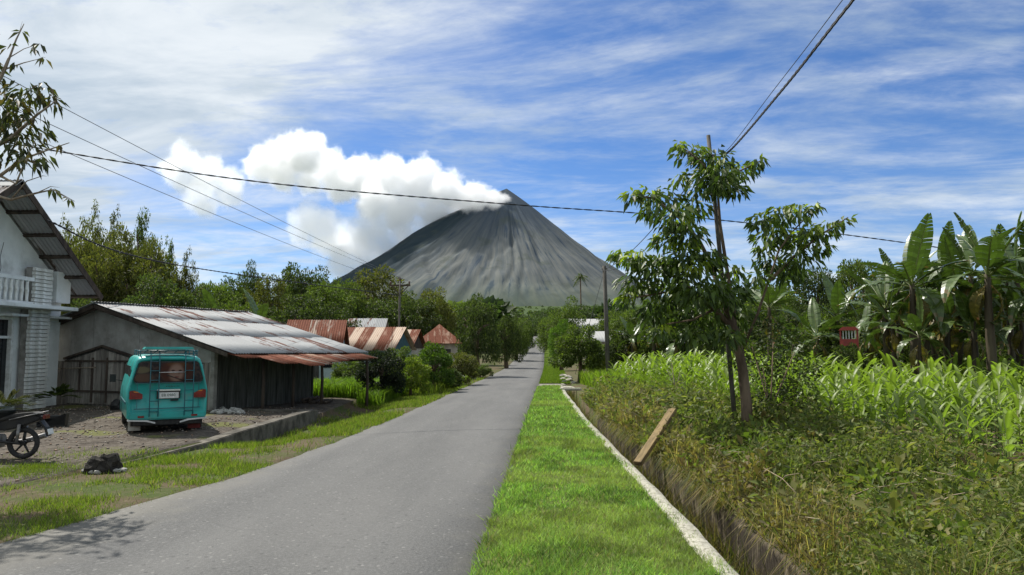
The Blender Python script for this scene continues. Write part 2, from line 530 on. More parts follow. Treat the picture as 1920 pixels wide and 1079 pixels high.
lawn_mat = M('lawn_soil_mat', (0.085, 0.125, 0.022), .95, .1, (0.115, 0.125, 0.04), 2.0, coord='World', bump=(14, .6, .03))
strip_sheet('lawn', -13, 34.6, lambda y: rr(y) + .05, lambda y: xk(y) - .10, .022, 7, lawn_mat, zfun=zroad, crown=.03)
strip_sheet('roadside_verge', 37.4, 150, lambda y: rr(y) + .05, lambda y: xk(y) + .01, .022, 7, lawn_mat, zfun=zroad, crown=.03)
cem2 = M('driveway_mat', (0.24, 0.225, 0.19), .9, .2, (0.15, 0.14, 0.11), 2.0, coord='World', bump=(30, .4))
dw = MB(); dw.box((.0, 36.0, .002), (1.15, 2.0, .07)); o = dw.build('driveway', cem2, bevel=.02); tag(o, kind='structure')

def yard_material():
    m, nt, out = new_mat('yard_mat')
    t = NT(nt)
    w = t.pos('World')
    big = t.noise(w, .45, 6, .6)
    mid = t.noise(w, 3.0, 6, .65)
    peb = t.n('ShaderNodeTexVoronoi', {'Vector': w, 'Scale': 22.0}).outputs['Color']
    pv = t.n('ShaderNodeSeparateXYZ', {0: peb}).outputs[0]
    d = t.n('ShaderNodeTexVoronoi', {'Vector': w, 'Scale': 22.0}).outputs['Distance']
    c = t.mix(t.smooth(mid, .35, .65), (0.055, 0.045, 0.036), (0.098, 0.083, 0.066))
    c = t.mix(t.math('MULTIPLY', t.smooth(pv, .7, .98), .5), c, (0.19, 0.17, 0.145))
    moss = t.smooth(big, .54, .62)
    c = t.mix(t.math('MULTIPLY', moss, .7), c, (0.115, 0.125, 0.03))
    p = t.n('ShaderNodeBsdfPrincipled', {'Base Color': c, 'Roughness': .95, 'Specular IOR Level': .12})
    nt.links.new(t.bump(t.math('ADD', t.math('MULTIPLY', d, -.6), mid), .8, .03), p.inputs['Normal'])
    nt.links.new(p.outputs[0], out.inputs[0])
    return m
MAT['yard'] = yard_material()
strip_sheet('yard', 4.5, 25.5, lambda y: np.interp(y, [0, 30], [-24, -30]), lambda y: xe(y) - .03, .0, 60, MAT['yard'])

# ------------------------------------------------------------------ ditch walls
def streak_mat(name, base, dark, moss):
    m, nt, out = new_mat(name)
    t = NT(nt)
    w = t.pos('World')
    s = t.noise(t.pos('World', (2.4, 2.4, .55)), 1.6, 7, .75, .8)
    n = t.noise(w, 9, 7, .65)
    z = t.n('ShaderNodeSeparateXYZ', {0: w}).outputs[2]
    c = t.mix(t.smooth(n, .35, .7), base, tuple(v * .72 for v in base))
    drip = t.smooth(s, .40, .50)
    c = t.mix(t.math('MULTIPLY', drip, t.smooth(z, .03, -.12)), c, dark)
    c = t.mix(t.math('MULTIPLY', t.smooth(t.noise(w, 2.3, 5), .52, .62), t.smooth(z, .02, -.2)), c, moss)
    c = t.mix(t.math('MULTIPLY', t.smooth(t.noise(w, 17, 6, .75), .50, .64), .75), c, dark)
    p = t.n('ShaderNodeBsdfPrincipled', {'Base Color': c, 'Roughness': .92, 'Specular IOR Level': .15})
    nt.links.new(t.bump(t.math('ADD', n, s), .7, .03), p.inputs['Normal'])
    nt.links.new(p.outputs[0], out.inputs[0])
    return m
MAT['kerb'] = streak_mat('kerb_mat', (0.42, 0.40, 0.33), (0.07, 0.06, 0.04), (0.09, 0.085, 0.03))
MAT['ditch'] = streak_mat('ditch_wall_mat', (0.20, 0.165, 0.11), (0.035, 0.028, 0.02), (0.085, 0.07, 0.028))
def wall_run(name, y0, y1, xfun, width, ztop, depth, mat, seed, rough=.03, step=.22, lean=0.0, drop=None):
    ys = np.arange(y0, y1 + .01, step)
    prof = []
    for j, y in enumerate(ys):
        x0 = float(xfun(y))
        q = lambda s, k=rough: (fbm(np.array([y * 1.3 + s * .37]), np.array([s * 7.7]), 3, seed)[0] - .5) * 2 * k
        z0 = float(zroad(0, y)) + ztop + q(1) * .8 - (drop(y) if drop else 0)
        dd = float(zroad(0, y)) - depth(y)
        prof.append([(x0 + q(2), y, dd), (x0 + q(3) + lean * .5, y, (z0 + dd) / 2), (x0 + q(4) + lean, y, z0 - .03), (x0 + .02 + q(4) + lean, y, z0),
                     (x0 + width * .5 + lean, y, z0 + .01 + q(5) * .5), (x0 + width - .02 + q(6) + lean, y, z0), (x0 + width + q(6) + lean, y, z0 - .03), (x0 + width + q(7) + lean * .5, y, (z0 + dd) / 2), (x0 + width + q(8), y, dd)])
    n = 9
    V = np.array(prof).reshape(-1, 3); m = len(ys)
    i = np.arange(m - 1)[:, None] * n + np.arange(n - 1)[None, :]
    Fq = np.stack([i, i + n, i + n + 1, i + 1], -1).reshape(-1, 4)
    caps = np.array([[0, 1, 7, 8], [1, 2, 6, 7], [2, 3, 5, 6]])
    capE = (caps + (m - 1) * n)[:, ::-1]
    me = npmesh(name, V, np.concatenate([Fq, caps, capE]), mats=[mat])
    return link(name, me)
dep = lambda y: float(ditch_depth(y)) + .12
o = wall_run('ditch_kerb', -8, 35.2, lambda y: xk(y) - .155 * float(np.interp(y, [6, 24], [1.25, .8])), .165 * 1.1, .055, dep, MAT['kerb'], 3, .022)
tag(o, 'pale concrete kerb along the lawn edge of the ditch', 'kerb')
gap = lambda y: .35 * float(np.clip(fbm(np.array([y * .55]), np.array([2.2]), 2, 77)[0] - .58, 0, 1)) * 2
o = wall_run('ditch_wall', -8, 20.2, lambda y: xf(y), .19, .01, dep, MAT['ditch'], 8, .03, drop=gap, step=.3)
tag(o, 'broken stained far wall of the roadside ditch below the weeds', 'wall')
b = MB(); b.box((.84, 31.6, .06), (.9, .38, .10), (0, 0, .06)); b.box((.78, 33.6, .02), (.55, .5, .10), (.1, .05, .3))
o = b.build('ditch_cover_slab', MAT['kerb'], bevel=.02); tag(o, 'pale concrete slabs bridging the ditch beside the driveway', 'slab')
for k, (x, y, s) in enumerate(((.72, 38.5, .18), (1.0, 40.2, .22), (.70, 42.0, .2), (1.05, 44.0, .26), (.8, 46.5, .24), (1.15, 37.8, .16), (.62, 35.4, .14))):
    bm = bmesh.new(); bmesh.ops.create_icosphere(bm, subdivisions=2, radius=s)
    for v in bm.verts:
        v.co *= 1 + .45 * (mnoise.noise(v.co * 4 / s * .3 + Vector((k * 5, 0, 0))))
        v.co.z *= .62
    me = bpy.data.meshes.new('stone'); bm.to_mesh(me); bm.free(); me.materials.append(MAT['kerb'])
    o = link('stone', me, loc=(x, y, h1(.2, y) + s * .25), rot=(0, 0, k))
    tag(o, 'pale broken stone lying along the ditch beyond the driveway', 'stone', 'broken stones along the ditch')

# yard edge: a raised concrete edge near the shed, then a low flush kerb
def yard_wall():
    pts = [on(262, 872, .03), on(330, 850, .06), on(400, 828, .09), on(455, 812, .12), on(520, 790, .12), on(586, 771, .12)]
    P = [Vector((float(xe(p.y)) + .02, p.y, p.z)) for p in pts]
    b = MB()
    prof = []
    for i, p in enumerate(P):
        lowz = h1(float(xe(p.y)) + .5, p.y) - .25
        prof.append((p, lowz))
    for side in range(1):
        vs = []; fs = []
        for p, lz in prof:
            top = p.z + (.04 if p.y > 13.4 else 0.0)
            vs += [(p.x - .20, p.y, lz), (p.x - .20, p.y, top), (p.x + .06, p.y, top), (p.x + .08, p.y, lz)]
        for i in range(len(prof) - 1):
            a = i * 4; c = a + 4
            for k in range(3): fs.append((a + k, a + k + 1, c + k + 1, c + k))
        fs.append((0, 1, 2, 3)); e = (len(prof) - 1) * 4; fs.append((e + 3, e + 2, e + 1, e))
        b.add(vs, fs)
    # return along the shed side
    p = P[-1]
    b.box((p.x - .95, p.y + .18, p.z - .26), (2.1, .2, .56), (0, 0, -.16))
    o = b.build('yard_edge_wall', M('yard_wall_mat', (0.16, 0.145, 0.12), .92, .15, (0.06, 0.055, 0.045), 3, coord='World', bump=(16, .6, .03)), bevel=.015)
    tag(o, 'low weathered concrete edge wall holding up the gravel yard', 'wall')
yard_wall()

# ------------------------------------------------------------------ volcano
def volcano():
    ap = at(950, 354, 5000.0)
    nt_, nr = 420, 150
    th = np.linspace(0, 2 * np.pi, nt_, endpoint=False)
    rr_ = np.concatenate([np.linspace(0, 1800, 120), np.linspace(1840, 4200, 30)])
    T, RR = np.meshgrid(th, rr_, indexing='ij')
    # slope profile: right side steep, left side carries a shoulder under the cloud
    gR = np.where(RR < 950, .725 * RR, .725 * 950 + (RR - 950) * .55)
    gR = np.where(RR > 1350, .725 * 950 + 220 + (1 - np.exp(-(RR - 1350) / 700.)) * 210, gR)
    gL = np.where(RR < 475, .45 * RR, 214 + .65 * (RR - 475))
    gL = np.where(RR > 1250, 214 + .65 * 775 + (1 - np.exp(-(RR - 1250) / 800.)) * 380, gL)
    wL = sstep(-np.cos(T), .25, .95)
    g = gR * (1 - wL) + gL * wL
    g = np.minimum(g, ap.z - 60)
    # gullies
    a = T / (2 * np.pi)
    X0 = RR * np.cos(T); Y0 = RR * np.sin(T)
    def gn(f, s, wob): 
        return fbm(a * f + wob * fbm(RR / 500., a * 6, 2, s + 3), RR / 900., 2, s)
    g1 = np.clip(np.abs(gn(22, 5, 3.2) - .5) * 2 + .5 * (fbm(X0 / 260, Y0 / 260, 3, 71) - .5), 0, 1)
    g2 = np.abs(gn(70, 9, 3.0) - .5) * 2
    g3 = np.abs(gn(170, 14, 4.0) - .5) * 2
    amp = sstep(RR, 30, 700)
    carve = amp * (46 * (1 - g1) ** 2 + 22 * (1 - g2) ** 2 + 9 * (1 - g3))
    X = ap.x + RR * np.cos(T); Y = ap.y + RR * np.sin(T)
    Z = ap.z - g - carve + 5 * amp * (fbm(X / 45, Y / 45, 3, 31) - .5)
    Z = np.where(RR > 2600, Z - (RR - 2600) * .12, Z)
    V = np.stack([X, Y, Z], -1).reshape(-1, 3)
    n = len(rr_)
    i = np.arange(nt_)[:, None] * n + np.arange(n - 1)[None, :]
    j = ((np.arange(nt_) + 1) % nt_)[:, None] * n + np.arange(n - 1)[None, :]
    Fq = np.stack([i, i + 1, j + 1, j], -1).reshape(-1, 4)
    m, nt, out = new_mat('volcano_mat')
    t = NT(nt)
    tcv = t.n('ShaderNodeTexCoord').outputs['Object']
    s3 = t.n('ShaderNodeSeparateXYZ', {0: tcv})
    ang = t.math('ARCTAN2', s3.outputs[1], s3.outputs[0])
    rad = t.math('SQRT', t.math('ADD', t.math('MULTIPLY', s3.outputs[0], s3.outputs[0]), t.math('MULTIPLY', s3.outputs[1], s3.outputs[1])))
    wob = t.noise(t.pos('Object', (.004, .004, .004)), 1.0, 5, .6)
    def radial(fa, fr, off, det=5):
        v = t.n('ShaderNodeCombineXYZ', {0: t.math('ADD', t.math('MULTIPLY', ang, fa), t.math('MULTIPLY', wob, 1.3)), 1: t.math('MULTIPLY', rad, fr), 2: off}).outputs[0]
        return t.noise(v, 1.0, det, .6)
    st1 = radial(9, .0016, 1.0)
    st2 = radial(30, .0035, 4.0)
    st3 = radial(85, .006, 7.0)
    tan_ = (0.148, 0.152, 0.142); drk = (0.036, 0.053, 0.076); grn = (0.062, 0.084, 0.052)  # blue haze of the distance is mixed into these rock colours
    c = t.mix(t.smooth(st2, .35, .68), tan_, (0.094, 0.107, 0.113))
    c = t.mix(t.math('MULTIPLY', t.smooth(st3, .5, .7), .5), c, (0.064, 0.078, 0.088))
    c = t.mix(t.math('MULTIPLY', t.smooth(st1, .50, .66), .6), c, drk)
    blot = t.math('MULTIPLY', t.smooth(st2, .54, .62), t.smooth(t.noise(t.pos('Object', (.0045, .0045, .0045)), 1.0, 3, .5), .50, .60))
    c = t.mix(t.math('MULTIPLY', blot, .8), c, drk)
    top = t.smooth(t.math('ADD', rad, t.math('MULTIPLY', st1, 700)), 1050, 520)
    c = t.mix(t.math('MULTIPLY', top, .85), c, drk)
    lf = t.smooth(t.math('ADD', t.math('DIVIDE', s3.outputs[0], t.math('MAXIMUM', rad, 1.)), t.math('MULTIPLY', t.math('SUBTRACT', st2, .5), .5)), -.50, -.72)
    c = t.mix(t.math('MULTIPLY', lf, .92), c, (0.024, 0.038, 0.047))     # cloud shadow on the left flank, painted into the rock colour
    low = t.smooth(t.math('ADD', s3.outputs[2], t.math('MULTIPLY', st2, 160)), -560, -860)
    c = t.mix(t.math('MULTIPLY', low, .75), c, grn)
    pat = t.smooth(t.noise(t.pos('Object', (.006, .006, .006)), 1.0, 6, .65), .54, .66)
    c = t.mix(t.math('MULTIPLY', pat, .5), c, (0.066, 0.078, 0.062))
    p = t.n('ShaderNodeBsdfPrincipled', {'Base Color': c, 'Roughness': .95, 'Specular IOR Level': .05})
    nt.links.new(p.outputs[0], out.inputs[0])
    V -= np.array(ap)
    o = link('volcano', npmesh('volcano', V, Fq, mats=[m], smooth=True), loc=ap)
    tag(o, kind='structure')
volcano()

# ------------------------------------------------------------------ clouds
CLOUD_Y = 4800.0
def cloud(label, balls, D, seed, depth=1.0, thr=.16):
    k = CLOUD_Y / F_PX
    cs = []
    for i, (px, py, r) in enumerate(balls):
        rnd = random.Random(seed * 100 + i)
        c = at(px, py, CLOUD_Y + depth * k * r * rnd.uniform(-.9, .9))
        cs.append((c, r * k * 1.30))
    mid = sum((c for c, r in cs), Vector()) / len(cs)
    bm = bmesh.new()
    for c, r in cs:
        bmesh.ops.create_icosphere(bm, subdivisions=2, radius=r * 1.12, matrix=Matrix.Translation(c - mid))
    me = bpy.data.meshes.new('cloud'); bm.to_mesh(me); bm.free()
    o = link('cloud', me, loc=mid)
    md = o.modifiers.new('remesh', 'REMESH'); md.mode = 'VOXEL'; md.voxel_size = 24.0
    bpy.context.view_layer.update()
    dg = bpy.context.evaluated_depsgraph_get()
    me2 = bpy.data.meshes.new_from_object(o.evaluated_get(dg)); o.modifiers.clear(); o.data = me2
    m, nt, out = new_mat('cloud_mat')
    t = NT(nt)
    p = t.n('ShaderNodeTexCoord').outputs['Object']
    d = None
    for c, r in cs:
        q = c - mid
        dist = t.n('ShaderNodeVectorMath', {0: p, 1: tuple(q)}, operation='DISTANCE').outputs['Value']
        v = t.math('MULTIPLY_ADD', dist, -1.0 / r, 1.0)
        d = v if d is None else t.math('MAXIMUM', d, v)
    po = t.n('ShaderNodeVectorMath', {0: p, 1: (seed * 310., 0, 0)}, operation='ADD').outputs[0]
    nz = t.math('ADD', t.math('MULTIPLY', t.noise(po, .0060, 3, .55), .5), t.math('MULTIPLY', t.noise(po, .017, 8, .68), .5))
    e = t.math('MULTIPLY_ADD', t.math('SUBTRACT', nz, .5), 2.1, d)
    dens = t.math('MULTIPLY', t.smooth(e, thr, thr + .42), D)
    vol = t.n('ShaderNodeVolumePrincipled', {'Color': (1, 1, 1, 1), 'Density': dens, 'Anisotropy': .3})
    nt.links.new(vol.outputs[0], out.inputs['Volume'])
    try: m.cycles.volume_step_rate = .35
    except Exception: pass
    o.data.materials.clear(); o.data.materials.append(m)
    tag(o, label, 'cloud')
    return o
cloud('long white cumulus cloud streaming from the volcano summit',
      [(490, 308, 36), (535, 298, 46), (575, 290, 44), (622, 318, 42), (670, 332, 46), (728, 332, 48), (785, 342, 48), (838, 358, 42), (885, 372, 33), (925, 376, 20),
       (946, 374, 13), (760, 382, 38), (815, 390, 34), (700, 380, 38), (640, 355, 30), (862, 392, 28), (900, 388, 22), (740, 405, 28), (530, 330, 30), (580, 335, 30)], .020, 1)
cloud('small white cumulus puff standing apart from the summit cloud',
      [(345, 335, 36), (395, 325, 38), (432, 335, 26), (335, 285, 24), (350, 300, 24), (372, 362, 36), (425, 368, 28), (320, 320, 24), (385, 385, 26)], .009, 2)
cloud('soft low cumulus cloud hanging beneath the summit cloud over the trees',
      [(570, 405, 32), (605, 425, 42), (650, 450, 44), (700, 430, 46), (640, 490, 36), (752, 425, 36), (690, 480, 34), (790, 422, 26), (730, 460, 34), (665, 500, 34), (610, 455, 34), (760, 445, 28), (800, 425, 26), (560, 440, 24), (720, 490, 26), (840, 408, 20)], .008, 3)
# ------------------------------------------------------------------ buildings
def corr_sheet(name, w, l, mat, wave=.10, amp=.016, th=.004):
    n = int(round(w / wave)) * 4 + 1
    xs = np.linspace(0, w, n)
    zz_ = amp * np.sin(xs / wave * 2 * np.pi)
    V = []
    for y in (0, l / 2, l):
        V += [(x, y, z) for x, z in zip(xs, zz_)]
    V = np.array(V)
    i = np.arange(2)[:, None] * n + np.arange(n - 1)[None, :]
    Fq = np.stack([i, i + 1, i + n + 1, i + n], -1).reshape(-1, 4)
    # small droop lip at the lower edge gives the sheet its thickness
    lip = np.array([(x, 0, z - th) for x, z in zip(xs, zz_)])
    b = len(V)
    j = np.arange(n - 1)
    Fl = np.stack([j + b, j + 1 + b, j + 1, j], -1)
    return npmesh(name, np.concatenate([V, lip]), np.concatenate([Fq, Fl]), mats=[mat], smooth=True)

def roof_mat(name, base, rust, amount, pale=None, lines=True):
    m, nt, out = new_mat(name)
    t = NT(nt)
    obj = t.pos('Object')
    rnd = t.rand()
    w = t.n('ShaderNodeVectorMath', {0: obj, 1: t.n('ShaderNodeCombineXYZ', {0: t.math('MULTIPLY', rnd, 37.), 1: t.math('MULTIPLY', rnd, 91.), 2: 0.}).outputs[0]}, operation='ADD').outputs[0]
    str_ = t.n('ShaderNodeMapping', {'Vector': w, 'Scale': (3.2, .55, 1)}).outputs[0]
    n1 = t.noise(str_, 1.3, 7, .68, .3)
    n2 = t.noise(w, 14, 5, .7)
    k = t.math('MULTIPLY_ADD', rnd, .22, .89)
    kc = t.n('ShaderNodeCombineXYZ', {0: k, 1: k, 2: k}).outputs[0]
    c = t.mix(1.0, c4(base), kc, 'MULTIPLY')
    c = t.mix(t.math('MULTIPLY', t.smooth(n2, .45, .7), .35), c, tuple(v * .62 for v in base))
    a = t.math('ADD', n1, t.math('MULTIPLY', t.math('SUBTRACT', rnd, .5), .26))
    f = t.smooth(a, .66 - amount * .36, .74 - amount * .30)
    rc = t.mix(t.smooth(n2, .35, .65), rust, tuple(v * .55 for v in rust))
    c = t.mix(f, c, rc)
    if pale:
        f2 = t.smooth(t.noise(t.n('ShaderNodeMapping', {'Vector': w, 'Scale': (2.6, .3, 1), 'Location': (5, 2, 0)}).outputs[0], 1.5, 5, .6), .52, .64)
        c = t.mix(t.math('MULTIPLY', f2, .85), c, pale)
    rough = t.math('MULTIPLY_ADD', f, .2, .72)
    p = t.n('ShaderNodeBsdfPrincipled', {'Base Color': c, 'Roughness': rough, 'Specular IOR Level': .2})
    nt.links.new(p.outputs[0], out.inputs[0])
    return m
RUST = (0.20, 0.068, 0.038)
MAT['zinc'] = roof_mat('zinc_mat', (0.31, 0.315, 0.315), (0.17, 0.085, 0.065), .27)
MAT['zinc_rust'] = roof_mat('zinc_rust_mat', (0.32, 0.25, 0.20), RUST, .95)
MAT['rust_stripe'] = roof_mat('rust_stripe_mat', (0.30, 0.18, 0.12), RUST, .85)
MAT['rust_pale'] = roof_mat('rust_pale_mat', (0.48, 0.36, 0.27), RUST, .30)
MAT['zinc_old'] = roof_mat('zinc_old_mat', (0.34, 0.33, 0.33), (0.14, 0.10, 0.08), .35)
MAT['plank'] = M('plank_mat', (0.30, 0.275, 0.24), .9, .15, (0.16, 0.145, 0.125), 3.2, stretch=(4, 4, .35), bump=(20, .5), vary=.5, grime=((0.05, .045, .038), 2.2, .5))
MAT['plank_dark'] = M('plank_dark_mat', (0.10, 0.10, 0.09), .9, .15, (0.05, 0.05, 0.044), 3.2, stretch=(4, 4, .35), bump=(20, .5), vary=.5)  # deep shade of the shed side wall is darkened into this colour
MAT['gable_grey'] = M('gable_grey_mat', (0.37, 0.36, 0.335), .9, .2, (0.26, 0.25, 0.225), 1.6, bump=(7, .5, .03), grime=((0.10, .09, .08), 1.3, .6))
MAT['white_wall'] = M('white_wall_mat', (0.78, 0.80, 0.78), .85, .25, (0.66, 0.68, 0.66), 1.4, bump=(30, .15), grime=((0.25, .24, .21), 1.1, .45))
MAT['white_paint'] = M('white_paint_mat', (0.74, 0.75, 0.72), .7, .3, (0.55, 0.55, 0.50), 5, bump=(30, .3), vary=.16, grime=((0.20, .19, .16), 4.0, .5))
MAT['glass_dark'] = M('glass_dark_mat', (0.012, 0.014, 0.016), .08, .6)
MAT['pale_teal'] = M('pale_teal_mat', (0.36, 0.45, 0.44), .8, .25, (0.26, 0.33, 0.33), 2.0, vary=.2)
MAT['deep_teal'] = M('deep_teal_mat', (0.055, 0.115, 0.135), .7, .3, (0.035, 0.08, 0.095), 3)
MAT['cream'] = M('cream_mat', (0.48, 0.45, 0.38), .85, .2, (0.34, 0.31, 0.26), 2)

# ---- the shed
def shed():
    root = empty('shed', (-9.094, 19.73, 0.10), R(-20))      # local x: along the gable to the right, local y: along the ridge
    tag(root, 'long low shed with grey corrugated roof and weathered plank gable', 'shed')
    W2, hw, hr, Ls, Lw = 4.26, 1.79, 2.955, 5.6, 4.15      # half width, eave wall height, ridge height, roof length, wall length
    sl = (hr - hw) / W2
    # gable boards (upper grey sheets) : pieces between the plank front and the roof
    def zr(x): return hr - abs(x + W2) * sl - .05
    xs = np.linspace(-2 * W2, 0, 10)
    for i in range(9):
        b = MB()
        x0, x1 = xs[i] + .006, xs[i + 1] - .006
        zt = 1.28
        poly = [(x0, zt), (x1, zt), (x1, zr(x1))]
        if x0 < -W2 < x1: poly.append((-W2, zr(-W2)))
        poly.append((x0, zr(x0)))
        b.prism(poly, 'y', -.015 - .004 * (i % 2), .02)
        b.build('gable_sheet', MAT['gable_grey'], root)
    # plank front below
    n = 44
    pw = 2 * W2 / n
    rnd = random.Random(4)
    pm = MB(); pm.box((0, 0, .66), (pw - .012, .028, 1.32)); pme = pm.mesh('plank', MAT['plank'])
    for i in range(n):
        x = -2 * W2 + pw * (i + .5)
        link('plank', pme, root, (x, -.01 + rnd.uniform(-.008, .008), rnd.uniform(-.05, -.02)), (0, rnd.uniform(-.008, .008), 0), (1, 1, rnd.uniform(.985, 1.01)))
    # the wide door leaf with its peaked frame, standing proud of the plank front
    xc = -W2 + .05
    door = MB()
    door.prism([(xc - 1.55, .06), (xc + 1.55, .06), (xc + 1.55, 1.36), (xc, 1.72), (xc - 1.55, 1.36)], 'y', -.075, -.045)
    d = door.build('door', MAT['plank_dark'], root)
    for i in range(12):
        x0 = xc - 1.52 + i * 3.04 / 12; x1 = x0 + 3.04 / 12 - .014
        f = lambda x: 1.70 - abs(x - xc) * .232
        bb = MB(); bb.prism([(x0, .05), (x1, .05), (x1, f(x1) - .05), (x0, f(x0) - .05)], 'y', -.105, -.077)
        bb.build('plank', MAT['plank'], d)
    fr = MB()
    for s in (-1, 1):
        fr.box((xc + s * .8, -.12, 1.555), (1.68, .05, .06), (0, s * .228, 0))
    fr.box((xc, -.12, 1.30), (3.1, .04, .055)); fr.box((xc, -.121, .42), (3.1, .04, .055))
    fr.box((xc - .35, -.135, .75), (.06, .03, 1.3)); fr.box((xc + .25, -.135, .75), (.05, .03, 1.3))
    fr.box((xc - .9, -.118, .85), (.055, .03, .85)); fr.box((xc + .95, -.118, .85), (.055, .03, .85))
    fr.build('door_frame', MAT['wood_dark'], d)
    br = MB(); br.tube([(xc - 1.9, -.2, 1.06), (xc - .1, -.24, 1.12)], .022, 6); br.build('bar', MAT['bark_pale'], d)
    # side wall
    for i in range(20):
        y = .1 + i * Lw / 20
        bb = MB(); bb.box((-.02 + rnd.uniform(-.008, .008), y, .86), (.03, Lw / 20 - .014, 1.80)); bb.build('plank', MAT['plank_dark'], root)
    # back and left walls
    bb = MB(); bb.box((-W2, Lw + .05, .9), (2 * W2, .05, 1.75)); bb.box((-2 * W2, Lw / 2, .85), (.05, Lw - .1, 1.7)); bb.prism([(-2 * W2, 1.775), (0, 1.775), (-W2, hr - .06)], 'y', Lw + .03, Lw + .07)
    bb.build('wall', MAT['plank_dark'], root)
    cp = MB(); cp.box((.0, -.02, .85), (.13, .13, 1.86)); cp.build('corner_post', MAT['cement'], root, bevel=.008)
    # rafters and purlins
    for k, y in enumerate((-.30, 1.3, 2.7, 4.1, 5.35)):
        for s in (-1, 1):
            bb = MB(); bb.box((-W2 + s * 2.53, y, hr - .10 - 2.53 * sl), (5.2, .06, .10), (0, s * math.atan(sl), 0)); bb.build('rafter', MAT['wood_dark'], root)
    # sheets: right slope three courses from eave to ridge, left slope two
    sw = .62; ov = .06
    slope_len = math.hypot(W2 + 1.03, (W2 + 1.03) * sl)
    nsh = int(math.ceil((Ls + .5) / sw))
    courses = 3
    cl = slope_len / courses
    me = corr_sheet('roof_sheet', sw + ov, cl + .12, MAT['zinc'])
    rnd = random.Random(9)
    ang = math.atan(sl)
    for i in range(nsh):
        for c in range(courses):
            # sheet local x runs along the ridge, local y runs up the slope
            d0 = c * cl
            x = 1.03 - d0 * math.cos(ang); z = hw - 1.03 * sl + d0 * math.sin(ang) + .03 + c * .006 + (i % 2) * .005
            m = Matrix(((0, -math.cos(ang), math.sin(ang)), (1, 0, 0), (0, math.sin(ang), math.cos(ang)))).to_4x4()
            o = link('roof_sheet', me, root)
            o.matrix_local = Matrix.Translation((x + rnd.uniform(-.03, .03), -.42 + i * sw, z)) @ m @ Matrix.Rotation(rnd.uniform(-.008, .008), 4, 'Z')
            # left slope
            if c < 2 or True:
                o = link('roof_sheet', me, root)
                ml = Matrix(((0, math.cos(ang), -math.sin(ang)), (-1, 0, 0), (0, math.sin(ang), math.cos(ang)))).to_4x4()
                o.matrix_local = Matrix.Translation((-2 * W2 - 1.03 + d0 * math.cos(ang), -.42 + (i + 1) * sw, z)) @ ml
    rc = MB()
    for s in (-1, 1): rc.box((-W2 + s * .14, Ls / 2 - .1, hr + .035 - .14 * sl), (.30, Ls + .6, .006), (0, s * ang, 0))
    rc.build('ridge_cap', MAT['zinc'], root)
    vb = MB()
    for s in (-1, 1): vb.box((-W2 + s * 2.55, -.40, hr - .06 - 2.55 * sl), (5.25, .03, .10), (0, s * ang, 0))
    vb.build('verge_board', MAT['wood_dark'], root)
    # rusty awning sheets carried on posts
    me2 = corr_sheet('awning_sheet', .66, 1.9, MAT['zinc_rust'])
    me3 = corr_sheet('awning_sheet', .66, 1.9, MAT['rust_stripe'])
    outs = [.35, 1.05, 1.45, 1.30, 1.05, .90, .80, .72, .66]
    a2 = math.atan(.20)
    for i, e in enumerate(outs):
        m = Matrix(((0, -math.cos(a2), math.sin(a2)), (1, 0, 0), (0, math.sin(a2), math.cos(a2)))).to_4x4()
        o = link('awning_sheet', me3 if i in (0, 4, 7) else me2, root)
        o.matrix_local = Matrix.Translation((1.03 + e, -.40 + i * .64, hw - 1.03 * sl - .015 - e * .20 - (i % 2) * .012)) @ m @ Matrix.Rotation(rnd.uniform(-.05, .05), 4, 'Z')
    bb = MB(); bb.box((1.0, 2.6, 1.44), (.07, 5.6, .09)); bb.box((1.45, 3.6, 1.30), (.06, 3.4, .07)); bb.build('awning_beam', MAT['wood_dark'], root)
    for (x, y, h) in ((1.0, .75, 1.44), (1.0, 2.0, 1.44), (1.02, 3.3, 1.44), (1.42, 5.15, 1.30)):
        bb = MB(); bb.tube([(x, y, -.45), (x + .02, y + .01, h * .5), (x - .01, y, h)], [.05, .045, .042], 7); bb.build('post', MAT['wood_dark'], root)
    return root
shed()

